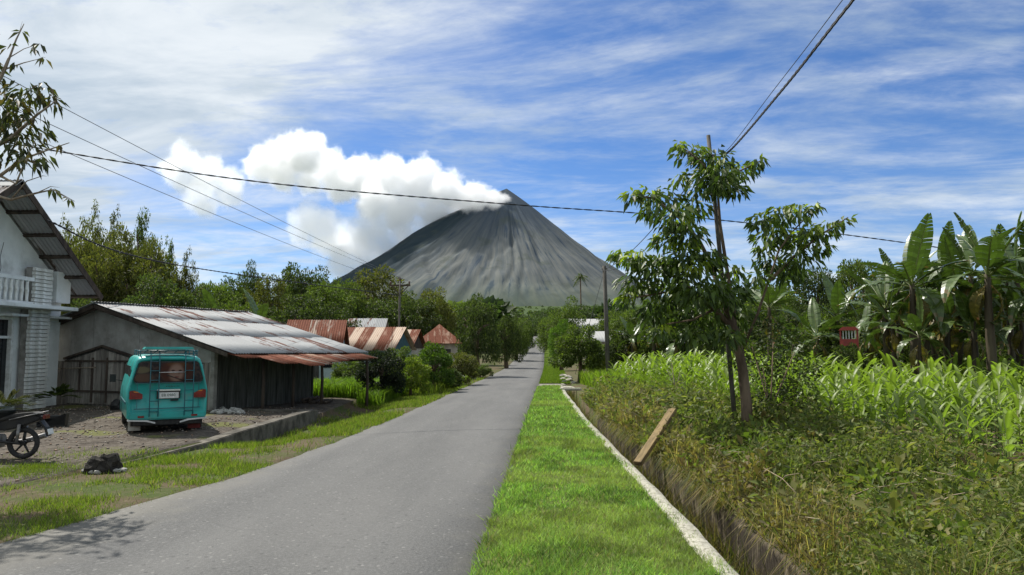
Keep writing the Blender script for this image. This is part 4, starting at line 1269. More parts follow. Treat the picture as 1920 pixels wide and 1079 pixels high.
# rider far along the road
def rider():
    y = 122.0; x = -1.35; z = h1(-2, y) + .03
    motorbike('motorcycle', 'dark motorcycle with its rider far along the road', (x, y, z), R(180), 1.0)
    root = empty('person', (x, y - .35, z + .82), R(180))
    tag(root, 'person in dark clothes riding a motorcycle far along the road', 'person')
    me = bpy.data.meshes.new('body')
    J = {'pelvis': (0, 0, 0), 'chest': (0, .08, .36), 'neck': (0, .10, .50), 'head': (0, .13, .62), 'crown': (0, .13, .73),
         'ls': (-.19, .09, .44), 'le': (-.28, .22, .22), 'lw': (-.29, .46, .20), 'rs': (.19, .09, .44), 're': (.28, .22, .22), 'rw': (.29, .46, .20),
         'lh': (-.11, .03, -.02), 'lk': (-.19, .42, -.06), 'la': (-.17, .34, -.46), 'lt': (-.17, .46, -.50), 'rh': (.11, .03, -.02), 'rk': (.19, .42, -.06), 'ra': (.17, .34, -.46), 'rt': (.17, .46, -.50)}
    names = list(J); rad = {'pelvis': .15, 'chest': .16, 'neck': .06, 'head': .10, 'crown': .09}
    E = [('pelvis', 'chest'), ('chest', 'neck'), ('neck', 'head'), ('head', 'crown'), ('chest', 'ls'), ('ls', 'le'), ('le', 'lw'), ('chest', 'rs'), ('rs', 're'), ('re', 'rw'),
         ('pelvis', 'lh'), ('lh', 'lk'), ('lk', 'la'), ('la', 'lt'), ('pelvis', 'rh'), ('rh', 'rk'), ('rk', 'ra'), ('ra', 'rt')]
    me.from_pydata([J[k] for k in names], [(names.index(a), names.index(b_)) for a, b_ in E], [])
    o = link('body', me, root)
    o.modifiers.new('skin', 'SKIN'); sub = o.modifiers.new('sub', 'SUBSURF'); sub.levels = 1; sub.render_levels = 1
    for i, k in enumerate(names):
        r_ = rad.get(k, .075 if k[1] in 'hk' else .055)
        me.skin_vertices[0].data[i].radius = (r_, r_)
        me.skin_vertices[0].data[i].use_root = (k == 'pelvis')
    me.materials.append(M('rider_cloth_mat', (0.03, 0.035, 0.05), .9, .2))
    bm = bmesh.new(); bmesh.ops.create_uvsphere(bm, u_segments=12, v_segments=8, radius=.135)
    hm = bpy.data.meshes.new('helmet'); bm.to_mesh(hm); bm.free(); hm.materials.append(MAT['black_plastic'])
    link('helmet', hm, root, (0, .13, .70), scale=(1, 1.1, 1))
rider()

# ------------------------------------------------------------------ small yard things
def lump(name, loc, size, mat, seed, sub=2, flat=.6, rough=.5, parent=None):
    bm = bmesh.new(); bmesh.ops.create_icosphere(bm, subdivisions=sub, radius=1)
    for v in bm.verts:
        v.co *= 1 + rough * mnoise.noise(v.co * 1.7 + Vector((seed * 3.1, 0, 0)))
        v.co.x *= size[0]; v.co.y *= size[1]; v.co.z *= size[2] * flat
    me = bpy.data.meshes.new(name); bm.to_mesh(me); bm.free(); me.materials.append(mat)
    return link(name, me, parent, loc)
rock_blk = M('black_rock_mat', (0.022, 0.02, 0.018), .95, .15, (0.05, 0.045, 0.038), 9, bump=(30, 1.0, .03))
rock_pale = M('pale_rock_mat', (0.46, 0.45, 0.42), .9, .2, (0.28, .27, .24), 9, bump=(25, .6))
q = on(195, 886, .0)
root = empty('charred_stump', (q.x, q.y, h1(q.x, q.y)))
tag(root, 'black charred stump lying on the dirt beside the verge', 'stump')
for k in range(8):
    a = k * .85
    lump('chunk', (.15 * math.cos(a) * (k % 3) * .6, .10 * math.sin(a), .05 + .03 * (k % 2)), (.14, .12, .16), rock_blk, k, 2, 1.0, .9, root)
for k, (dx, dy) in enumerate(((-.06, -.16), (.02, -.19), (.22, -.06), (-.24, -.05), (.27, .02))):
    o = lump('stone', (q.x + dx, q.y + dy, h1(q.x, q.y) + .03), (.055, .05, .05), rock_pale, k + 3)
    tag(o, 'small pale stone at the foot of the charred stump', 'stone', 'pale stones by the charred stump')
rnd = random.Random(3)
for k in range(26):
    px = 398 + rnd.random() * 58; py = 768 + rnd.random() * 9
    q = on(px, py, .1)
    s = rnd.uniform(.05, .10)
    o = lump('stone', (q.x, q.y, h1(q.x, q.y) + s * .4), (s, s, s), rock_pale, k + 20)
    tag(o, 'whitish stone in the row along the shed wall', 'stone', 'white stones by the shed wall')
b = MB(); b.prism([(-.26, 0), (.26, 0), (.29, .30), (.26, .30), (.24, .06), (-.24, .06), (-.26, .30), (-.29, .30)], 'y', -.14, .14); b.box((0, 0, .20), (.50, .24, .06))
q = on(98, 800, .1)
o = b.build('planter_trough', MAT['black_plastic'], loc=(q.x, q.y, h1(q.x, q.y)), rot=(0, 0, R(20)), bevel=.015)
tag(o, 'black plastic trough standing beside the white house', 'trough')
q = on(222, 768, .1)
o = lump('sack', (q.x, q.y - .1, h1(q.x, q.y) + .12), (.16, .14, .22), MAT['black_plastic'], 5, 2, .8, .5)
tag(o, 'black stuffed sack leaning near the shed door', 'sack')
q = on(575, 760, .1)
root = empty('firewood_pile', (q.x, q.y + 1.2, -.12)); tag(root, 'dark heap of wood stacked under the rusty awning', 'wood pile')
for k in range(18):
    b = MB(); y = rnd.uniform(-.3, .3); z = .06 + .09 * (k // 5) ; x = -.35 + (k % 5) * .17 + rnd.uniform(-.03, .03)
    b.tube([(x, y - .45, z), (x + rnd.uniform(-.1, .1), y + .45, z + .03)], rnd.uniform(.035, .06), 7); b.build('log', MAT['wood_dark'], root)

# plank across the ditch
a = on(1197, 868, .02); c = at(1261, 770, 12.6)
d = (c - a); L_ = d.length; d.normalize()
b = MB(); b.box((0, 0, L_ / 2), (.13, .075, L_ + .05))
o = b.build('leaning_beam', M('beam_mat', (0.27, 0.195, 0.095), .85, .2, (0.13, 0.095, 0.05), 6, stretch=(2, 2, .3), bump=(18, .5), grime=((.04, .035, .03), 5, .6)), loc=a, bevel=.006)
o.rotation_mode = 'QUATERNION'; o.rotation_quaternion = d.to_track_quat('Z', 'Y')
tag(o, 'old wooden beam leaning from the kerb across the ditch', 'beam')

# ------------------------------------------------------------------ poles and cables
pole_wood = M('pole_mat', (0.13, 0.12, 0.105), .9, .2, (0.065, 0.06, 0.05), 6, stretch=(1, 1, .2), bump=(20, .4))
def pole(label, base, top, r0, r1):
    root = empty('utility_pole', base)
    tag(root, label, 'utility pole')
    t_ = Vector(top) - Vector(base)
    b = MB(); b.tube([(0, 0, -.4), t_ * .5, t_], [r0, (r0 + r1) / 2, r1], 10); b.build('pole', pole_wood, root)
    return root, t_
PL = at(750, 527, 45); bx = Vector((PL.x - .05, 45, h1(PL.x, 45)))
rootL, tL = pole('steel utility pole with braced cross arm between rusty roofed huts', bx, PL, .075, .055)
b = MB(); b.box((tL.x, tL.y, tL.z - .28), (1.3, .09, .10)); b.build('cross_arm', MAT['wood_dark'], rootL)
for s in (-1, 1):
    b = MB(); b.tube([(tL.x + s * .58, tL.y, tL.z - .26), (tL.x, tL.y, tL.z - .85)], .032, 6); b.build('brace', MAT['wood_dark'], rootL)
INS = []
for dx in (-.58, 0, .58):
    b = MB(); z0 = tL.z - .24 if dx else tL.z
    b.tube([(tL.x + dx, tL.y, z0), (tL.x + dx, tL.y, z0 + .1), (tL.x + dx, tL.y, z0 + .16), (tL.x + dx, tL.y, z0 + .22)], [.025, .055, .06, .03], 8); b.build('insulator', M('insul_mat', (0.10, 0.05, 0.035), .3, .5), rootL)
    INS.append(bx + Vector((tL.x + dx, tL.y, z0 + .2)))
PR = at(1133, 499, 36); bR = Vector((at(1141, 700, 36).x, 36, h1(3, 36)))
rootR, tR = pole('grey wooden utility pole rising from the tall grass beside the ditch', bR, PR, .115, .095)
b = MB(); b.box((tR.x, tR.y, tR.z - .15), (.30, .06, .06)); b.build('bracket', MAT['steel'], rootR)
PT = at(1328, 254, 13.6); bT = Vector((at(1383, 800, 13.6).x, 13.6, h1(3.4, 13.6)))
rootT, tT = pole('slender leaning utility pole standing in the leafy roadside tree', bT, PT, .044, .036)
b = MB(); b.box(tuple(tT * .93), (.16, .05, .05)); b.build('bracket', MAT['steel'], rootT)

def cable(name, label, P, r, twist=0.0, sag=0.0, group=None, n=60, mat='cable', strands=1):
    P = [Vector(p) for p in P]
    pts = []
    if len(P) == 2:
        for i in range(n + 1):
            u = i / n
            p = P[0].lerp(P[1], u); p.z -= sag * 4 * u * (1 - u); pts.append(p)
    else:   # smooth curve through the points
        for i in range(len(P) - 1):
            p0 = P[max(i - 1, 0)]; p1 = P[i]; p2 = P[i + 1]; p3 = P[min(i + 2, len(P) - 1)]
            for k in range(12):
                u = k / 12
                pts.append(.5 * ((2 * p1) + (p2 - p0) * u + (2 * p0 - 5 * p1 + 4 * p2 - p3) * u * u + (3 * p1 - p0 - 3 * p2 + p3) * u ** 3))
        pts.append(P[-1])
    b = MB()
    if strands == 1:
        b.tube(pts, r, 5)
    else:
        dense = []
        for i in range(len(pts) - 1):
            for k in range(6): dense.append(pts[i].lerp(pts[i + 1], k / 6))
        dense.append(pts[-1])
        for s in range(strands):
            acc = 0; q_ = []
            for i, p in enumerate(dense):
                if i: acc += (dense[i] - dense[i - 1]).length
                w = acc / twist * 2 * math.pi + s * 2 * math.pi / strands
                q_.append(p + Vector((0, math.cos(w), math.sin(w))) * r * 1.05)
            b.tube(q_, r, 5)
    o = b.build(name, MAT[mat])
    return tag(o, label, 'cable', group)
cable('power_cable', 'twisted black cable strung across the road before the volcano', [at(-220, 222, 14), at(90, 281, 16), at(500, 343, 18), at(950, 383, 20), at(1330, 411, 21.5), at(1700, 456, 23.5), at(2050, 510, 25)], .0100, .62, strands=2)
g3 = 'overhead wires beside the yard'
ends = [at(122, 187, 14.8), at(86, 212, 14.2), at(86, 252, 14.4)]
for e, i_ in zip(ends, (2, 1, 0)):
    far_ = INS[i_]
    e2 = e + (e - far_) * .35
    cable('power_wire', 'thin overhead wire running from the cross arm pole past the house', [e2, far_], .008, sag=.25, group=g3, mat='wire')
topT = bT + tT * .93
cable('power_cable', 'thick black cable bundle passing overhead from the leaning pole', [at(2050, -560, 4.3), at(1600, 0, 7.2), at(1470, 165, 9.6), at(1365, 286, 12.9), topT], .011, .5, strands=3)
cable('power_wire', 'thin wire following the thick overhead bundle to the leaning pole', [at(1990, -560, 4.4), at(1580, 0, 7.4), at(1450, 170, 9.8), at(1360, 285, 13.0), topT + Vector((0, 0, .1))], .005)
cable('power_cable', 'black cable slung between the leaning pole and the grassy pole', [topT, bR + tR + Vector((.1, 0, -.12))], .012, sag=.35)
cable('power_cable', 'lower black cable slung between the leaning pole and the grassy pole', [topT - Vector((0, 0, .35)), bR + tR + Vector((-.1, 0, -.2))], .012, sag=.55)
cable('power_cable', 'black service cable running from the white house roof over the shed', [Vector((-13.5, 19.0, 5.2)), at(330, 497, 26), bx + tL + Vector((0, 0, -.9))], .016, .5, strands=2)
cable('guy_wire', 'slack guy wire beside the grassy utility pole', [bR + tR * .96, Vector((bR.x - 1.4, 42, h1(1.6, 42) + .3))], .012, mat='wire')
# ------------------------------------------------------------------ foliage helpers
def unit(v): return v / np.maximum(np.linalg.norm(v, axis=1, keepdims=True), 1e-9)
def rdir(n, rng): return unit(rng.normal(size=(n, 3)))
def leaf_geo(P, D, N, L, Wd, fold=.12, drop=0.0, wide=.42):
    D = unit(D); S = unit(np.cross(D, N)); N2 = np.cross(S, D)
    L = L[:, None]; Wd = Wd[:, None]
    tip = P + D * L; tip[:, 2] -= (drop * L)[:, 0]
    mid = P + D * L * wide + N2 * Wd * fold
    V = np.stack([P, mid + S * Wd * .5, tip, mid - S * Wd * .5], 1).reshape(-1, 3)
    k = np.arange(len(P))[:, None] * 4
    Fs = np.concatenate([k + np.array([0, 1, 2]), k + np.array([0, 2, 3])])
    return V, Fs
def palette(n, cols, rng, jit=.18):
    cols = np.array(cols)
    c = cols[rng.integers(0, len(cols), n)]
    return np.clip(c * (1 + jit * rng.normal(size=(n, 1))), .002, 1)
PAL = {
    'mid':   [(.092, .130, .028), (.074, .108, .025), (.120, .150, .033), (.058, .082, .022)],
    'dark':  [(.048, .070, .021), (.062, .084, .025), (.034, .052, .018), (.085, .105, .030)],
    'olive': [(.115, .118, .030), (.095, .105, .028), (.140, .132, .036), (.070, .080, .024)],
    'bright': [(.085, .150, .020), (.070, .130, .020), (.110, .165, .025), (.055, .100, .020)],
    'lime':  [(.16, .20, .025), (.12, .18, .022), (.20, .22, .035), (.09, .14, .02)],
    'shade': [(.016, .026, .016), (.022, .030, .018), (.012, .020, .013), (.034, .040, .022)],  # near-black of a backlit bush, put straight into the leaf colours
    'far':   [(.050, .078, .028), (.062, .090, .032), (.040, .066, .026), (.078, .100, .034)],
}
def crown_mesh(name, kind, pal, seed, n_clump=46, per=150, size=.075, mat='leaf'):
    rng = np.random.default_rng(seed)
    Ps, Ds = [], []
    if kind == 'feather':
        # plumes rising and arching out from the lower middle
        cen = []
        for k in range(n_clump):
            a = rng.uniform(0, 2 * np.pi); lean = rng.uniform(.05, .75); hgt = rng.uniform(.75, 1.0) * (1.15 - .55 * lean)
            for u in np.linspace(.12, 1, 7):
                r = lean * u ** 1.5
                cen.append((r * np.cos(a), r * np.sin(a), -1 + 1.95 * hgt * u + rng.uniform(-.04, .04), .15 - .09 * u))
        cen = np.array(cen)
        per_ = max(8, int(per * n_clump / len(cen)))
        for c in cen:
            d = rdir(per_, rng); q = d * (rng.random((per_, 1)) ** .4) * c[3]; q[:, 2] *= 1.3
            Ps.append(c[:3] + q); dd = d * .6; dd[:, 2] -= .3; Ds.append(dd)
    else:
        i = np.arange(n_clump) + .5
        ph = np.arccos(1 - 1.62 * i / n_clump); th = np.pi * (1 + 5 ** .5) * i
        base = np.stack([np.cos(th) * np.sin(ph), np.sin(th) * np.sin(ph), np.cos(ph)], 1)
        rad = rng.uniform(.45, .98, (n_clump, 1)) if kind == 'broad' else rng.uniform(.62, .92, (n_clump, 1))
        cen = base * rad + rng.normal(size=(n_clump, 3)) * .07
        for j in range(n_clump):
            s = rng.uniform(.17, .34) if kind == 'broad' else rng.uniform(.20, .32)
            m = int(per * (s / .26) ** 2)
            d = rdir(m, rng); q = d * (rng.random((m, 1)) ** .35) * s; q[:, 2] *= .72
            Ps.append(cen[j] + q); Ds.append(d * .8 + base[j] * .6 + np.array([0, 0, -.35]))
    P = np.concatenate(Ps); D = np.concatenate(Ds) + .35 * rng.normal(size=P.shape)
    n = len(P)
    N = rdir(n, rng) + np.array([0, 0, .9])
    L = size * rng.uniform(.7, 1.35, n)
    V, Fs = leaf_geo(P, D, N, L, L * (.34 if kind == 'feather' else .55), drop=.1)
    c = np.repeat(palette(n, PAL[pal], rng), 4, 0)
    return npmesh(name, V, Fs, c, [MAT[mat]])
def trunk_mesh(name, seed, mat='bark', n_limb=6, lean=.05, r=.06, crown_z=.62):
    # unit tree: total height 1, crown centred at crown_z
    rnd = random.Random(seed)
    b = MB()
    pts = [Vector((lean * u * rnd.uniform(.5, 1.5), lean * .5 * u, u * .72 - .02)) for u in (0, .25, .5, .75, 1)]
    b.tube(pts, [r, r * .8, r * .68, r * .5, r * .3], 8)
    for k in range(n_limb):
        a = k * 2.4 + rnd.uniform(-.4, .4)
        s = pts[1].lerp(pts[3], rnd.uniform(.3, 1))
        e = s + Vector((math.cos(a) * .22, math.sin(a) * .22, rnd.uniform(.12, .3)))
        m = s.lerp(e, .5) + Vector((0, 0, .03))
        b.tube([s, m, e], [r * .42, r * .28, r * .12], 6)
    return b.mesh(name, MAT[mat])
CROWNS = {}
def crown(kind, pal, v):
    k = (kind, pal, v)
    if k not in CROWNS:
        sd = 100 + len(CROWNS) * 7
        if kind == 'feather': CROWNS[k] = crown_mesh('crown', kind, pal, sd, 60, 260, .062)
        elif kind == 'dense': CROWNS[k] = crown_mesh('crown', kind, pal, sd, 40, 210, .075)
        elif kind == 'bush': CROWNS[k] = crown_mesh('crown', 'dense', pal, sd, 34, 260, .085)
        else: CROWNS[k] = crown_mesh('crown', kind, pal, sd, 48, 190, .070)
    return CROWNS[k]
TRUNKS = [trunk_mesh('trunk', s) for s in (1, 2, 3)]
def bg_tree(name, label, group, px, ytop, half, Y, kind='broad', pal='mid', v=0, cfrac=.62, cat='tree', zb=None, spread=1.0):
    top = at(px, ytop, Y)
    gx = top.x; z0 = h1(gx, Y) if zb is None else zb
    hgt = max(.8, top.z - z0)
    rx = half * Y / F_PX
    root = empty(name, (gx, Y, z0), random.Random(int(px * 7 + Y)).uniform(0, 6.28) if kind != 'flat' else 0)
    tag(root, label, cat, group)
    rz = hgt * cfrac / 2
    ch = 1.04 if kind != 'feather' else 1.0
    link('crown', crown(kind, pal, v), root, (0, 0, hgt - rz * ch), (0, 0, 0), (rx * 1.05, rx * 1.05 * spread, rz * 1.05))
    t = link('trunk', TRUNKS[(int(px) + v) % 3], root, (0, 0, -.1), None, (hgt * .9, hgt * .9, hgt * 1.15))
    t.scale = (min(hgt, 5.) * .8, min(hgt, 5.) * .8, hgt * 1.1)
    return root

# ---- left tree belt
gA = 'tall feathery trees behind the shed'
LA = 'tall feathery olive green tree rising behind the shed'
for k, (px, yt, hf, Y) in enumerate(((178, 402, 62, 43), (212, 416, 50, 46), (268, 410, 52, 45), (128, 432, 60, 41), (318, 462, 40, 47), (350, 486, 44, 46))):
    bg_tree('feathery_tree', LA, gA, px, yt, hf, Y, 'feather', 'olive' if k not in (2, 4) else 'mid', k % 2, .92)
for k, (px, yt, hf, Y) in enumerate(((158, 436, 48, 40), (232, 428, 50, 41), (292, 452, 40, 42), (195, 470, 55, 37))):
    bg_tree('feathery_tree', LA, gA, px, yt, hf, Y, 'broad', 'olive', k % 2, .95)
bg_tree('bamboo_clump', 'broad yellowish bamboo clump beside the tall feathery trees', None, 238, 450, 95, 38, 'feather', 'olive', 1, .95)
bg_tree('bamboo_clump', 'low brownish bamboo clump half hidden by the white house roof', None, 150, 480, 70, 36, 'feather', 'olive', 0, .95)
bg_tree('leafy_shrub', 'dark leafy shrub standing right behind the shed ridge', None, 292, 520, 60, 30, 'dense', 'dark', 0, .8)
bg_tree('leafy_shrub', 'dark rounded shrub between the shed ridge and the bamboo', None, 345, 535, 50, 31, 'dense', 'dark', 1, .8)
bg_tree('leafy_shrub', 'dark shrub in the gap between white house and shed', None, 165, 565, 55, 27, 'dense', 'dark', 0, .9)
gB = 'trees of the belt behind the rusty roofs'
LB = 'dark green tree in the belt behind the rusty roofs'
belt = [(405, 520, 45, 50, 'dense', 'mid'), (440, 515, 40, 54, 'broad', 'dark'), (470, 497, 30, 58, 'broad', 'dark'), (505, 525, 45, 52, 'dense', 'olive'), (540, 512, 34, 60, 'broad', 'dark'),
        (580, 488, 52, 58, 'broad', 'dark'), (615, 520, 50, 55, 'dense', 'mid'), (650, 522, 40, 60, 'dense', 'mid'), (560, 555, 60, 48, 'dense', 'dark'), (620, 570, 50, 50, 'dense', 'dark'),
        (460, 560, 60, 46, 'dense', 'mid'), (700, 560, 55, 60, 'dense', 'dark'), (770, 552, 48, 62, 'broad', 'dark'), (800, 556, 48, 70, 'dense', 'mid'), (855, 560, 50, 75, 'dense', 'mid'),
        (745, 575, 42, 66, 'dense', 'dark'), (395, 560, 45, 44, 'dense', 'dark')]
for k, (px, yt, hf, Y, kd, pl) in enumerate(belt):
    bg_tree('belt_tree', LB, gB, px, yt, hf, Y, kd, pl, k % 2, .8)
bg_tree('domed_tree', 'broad domed olive tree crown before the volcano foot', None, 705, 506, 66, 66, 'dense', 'olive', 0, .78)
bg_tree('domed_tree', 'lighter olive tree standing just behind the cross arm pole', None, 815, 548, 42, 64, 'dense', 'olive', 1, .8)
bg_tree('dark_tree', 'big dark round tree beside the road past the pyramid roof', None, 897, 558, 38, 47, 'broad', 'dark', 0, .98)
bg_tree('dark_tree', 'smaller dark tree on the road edge beyond the big round one', None, 950, 590, 26, 66, 'dense', 'dark', 1, .98)
gC = 'trees lining the far road'
LC = 'small leafy tree lining the far stretch of road'
for k, (px, yt, hf, Y, pl) in enumerate(((968, 602, 24, 84, 'mid'), (975, 596, 26, 104, 'mid'), (982, 600, 22, 128, 'far'), (960, 585, 30, 140, 'far'), (1003, 600, 22, 176, 'far'), (985, 590, 26, 190, 'far'),
                                           (1040, 585, 32, 92, 'mid'), (1032, 596, 22, 120, 'mid'), (1020, 592, 24, 160, 'far'), (1062, 575, 34, 84, 'mid'), (1052, 600, 24, 60, 'bright'), (1085, 572, 30, 130, 'far'), (1120, 570, 34, 136, 'far'), (1030, 575, 30, 200, 'far'), (930, 575, 30, 150, 'far'))):
    bg_tree('roadside_tree', LC, gC, px, yt, hf, Y, 'dense' if k % 3 else 'broad', pl, k % 2, 1.0)
# ---- left shrubs on the verge
bg_tree('dark_bush', 'backlit bush painted dark at the corner of the rusty awning', None, 716, 652, 40, 26.2, 'bush', 'shade', 0, 1.0, 'bush')
bg_tree('flowering_bush', 'tall green bush with yellow topped leaves before the pyramid roof', None, 814, 640, 34, 30.5, 'bush', 'bright', 0, 1.0, 'bush')
bg_tree('verge_bush', 'yellow green bush between the dark bush and the flowering bush', None, 770, 670, 34, 28, 'bush', 'lime', 0, 1.0, 'bush')
bg_tree('verge_bush', 'low ragged bush of dull leaves behind the roadside rocks', None, 864, 662, 30, 36, 'bush', 'olive', 0, 1.0, 'bush')
bg_tree('verge_bush', 'small bush spilling toward the road before the dark round tree', None, 905, 690, 18, 44, 'bush', 'mid', 1, 1.0, 'bush')
bg_tree('verge_bush', 'leafy bush under the pale teal hut wall', None, 655, 672, 34, 33, 'bush', 'mid', 0, 1.0, 'bush')
bg_tree('verge_bush', 'mixed green bush at the foot of the cross arm pole', None, 752, 652, 34, 36, 'bush', 'mid', 1, 1.0, 'bush')
bg_tree('verge_bush', 'dark low bush under the flowering bush', None, 838, 690, 26, 32, 'bush', 'dark', 1, 1.0, 'bush')
for k, (x, y, s) in enumerate(((-4.9, 37, .3), (-5.3, 38.5, .35), (-4.75, 40, .28), (-5.1, 35.6, .25), (-4.6, 42, .3))):
    o = lump('stone', (x, y, h1(x, y) + s * .3), (s, s, s * .9), rock_pale, k + 60, 2, .8, .8)
    tag(o, 'grey roadside rock below the ragged bush', 'stone', 'roadside rocks')
# ---- right side, background
bg_tree('roadside_bush', 'dense round bush tree beside the ditch past the driveway', None, 1086, 612, 46, 39, 'bush', 'mid', 1, .95, 'bush')
bg_tree('roadside_bush', 'bright green low bush at the lawn end by the pole', None, 1120, 640, 22, 42, 'bush', 'lime', 0, 1.0, 'bush')
gD = 'trees behind the maize field'
LD = 'rounded tree rising behind the maize and banana plants'
for k, (px, yt, hf, Y, kd, pl) in enumerate(((1600, 476, 48, 55, 'dense', 'mid'), (1525, 495, 48, 52, 'dense', 'dark'), (1440, 520, 50, 50, 'dense', 'mid'), (1680, 505, 60, 48, 'dense', 'dark'), (1780, 500, 60, 46, 'dense', 'dark'), (1880, 490, 60, 44, 'dense', 'dark'),
                                               (1180, 575, 40, 56, 'dense', 'mid'), (1240, 560, 50, 60, 'dense', 'dark'), (1320, 545, 55, 56, 'dense', 'dark'), (1150, 580, 34, 70, 'dense', 'mid'), (1380, 560, 50, 44, 'dense', 'dark'), (1480, 570, 50, 40, 'dense', 'dark'), (1560, 575, 50, 38, 'dense', 'dark'), (1960, 500, 60, 44, 'dense', 'dark'))):
    bg_tree('field_tree', LD, gD, px, yt, hf, Y, kd, pl, k % 2, .9)
gE = 'shrubs along the back of the maize'
LE = 'leafy shrub filling the back edge of the maize field'
rnd = random.Random(21)
for k in range(16):
    px = 1190 + k * 50 + rnd.uniform(-12, 12); Y = np.interp(px, [1190, 1500, 1950], [36, 25, 22.5]) + rnd.uniform(0, 2)
    bg_tree('field_shrub', LE, gE, px, rnd.uniform(588, 622), rnd.uniform(34, 50), Y, 'bush', ('dark', 'mid', 'dark')[k % 3], k % 2, 1.0, 'bush')

# ---- the slender palm on the skyline
def palm():
    top = at(1088, 518, 150)
    z0 = h1(top.x, 150)
    root = empty('palm_tree', (top.x, 150, z0)); tag(root, 'slender lone palm on the skyline before the volcano', 'palm')
    h = top.z - z0
    b = MB(); b.tube([(0, 0, 0), (.1, 0, h * .5), (0, 0, h)], [.2, .15, .12], 8); b.build('trunk', MAT['bark'], root)
    rng = np.random.default_rng(3)
    Pp, Dd = [], []
    for k in range(16):
        a = k * 2.4; el = rng.uniform(-.9, .9)
        d = np.array([math.cos(a) * math.cos(el), math.sin(a) * math.cos(el), math.sin(el)])
        for u in np.linspace(.1, 1, 14):
            c = d * u * 1.75 + np.array([0, 0, -.75 * u * u])
            for s in (-1, 1):
                Pp.append(c); Dd.append(np.cross(d, [0, 0, 1]) * s * .8 + d * .4 + np.array([0, 0, -.6]))
    Pp = np.array(Pp); Dd = np.array(Dd); n = len(Pp)
    V, Fs = leaf_geo(Pp, Dd, rdir(n, rng) + np.array([0, 0, 1.]), np.full(n, .55), np.full(n, .10))
    o = link('crown', npmesh('crown', V, Fs, np.repeat(palette(n, PAL['dark'], rng), 4, 0), [MAT['leaf']]), root, (0, 0, h))
palm()

# ---- far wooded land in front of the volcano: one mass
def far_forest():
    rng = np.random.default_rng(77)
    n = 3600
    px = rng.uniform(-250, 2170, n); Y = np.exp(rng.uniform(np.log(105), np.log(3600), n))
    X = (px - 1032) / F_PX * Y
    keep = ~((Y < 230) & (np.abs(X - (rl(Y) + rr(Y)) / 2) < 6.5))
    keep &= ~((Y < 170) & (px > 1060) & (px < 1150))
    X, Y = X[keep], Y[keep]; n = len(X)
    Z = H(X, Y)
    hgt = rng.uniform(4.5, 8.5, n) * np.where(Y > 600, 1.5, 1.0)
    VV, FF, CC = [], [], []; off = 0
    per = np.where(Y < 260, 420, np.where(Y < 600, 150, 60))
    Ps, Ds, Ls, Cs = [], [], [], []
    pal = np.array(PAL['far'])
    for i in range(n):
        m = per[i]; r = hgt[i] * rng.uniform(.38, .62)
        d = rdir(m, rng); d[:, 2] = np.abs(d[:, 2]) * 1.0 - .35
        lob = 1 + .28 * np.sin(d[:, 0] * 5 + i) * np.cos(d[:, 1] * 5 + i * 2)
        Ps.append(np.array([X[i], Y[i], Z[i] + hgt[i] * .45]) + d * np.array([r, r, hgt[i] * .55]) * (lob * (.75 + .3 * rng.random(m)))[:, None])
        Ds.append(d + .5 * rng.normal(size=(m, 3)))
        Ls.append(np.full(m, r * (.30 if m > 300 else .45 if m > 100 else .7)) * rng.uniform(.7, 1.3, m))
        base = pal[rng.integers(0, 4)] * rng.uniform(.7, 1.3)
        Cs.append(np.clip(base * (1 + .2 * rng.normal(size=(m, 1))), .004, 1))
    P = np.concatenate(Ps); D = np.concatenate(Ds); L = np.concatenate(Ls); C = np.concatenate(Cs)
    V, Fs = leaf_geo(P, D, rdir(len(P), rng) + np.array([0, -.3, .8]), L, L * .75)
    o = link('far_woods', npmesh('far_woods', V, Fs, np.repeat(C, 4, 0), [MAT['leaf']]))
    tag(o, 'far wooded land between the road end and the volcano', 'woods', kind='stuff')
far_forest()

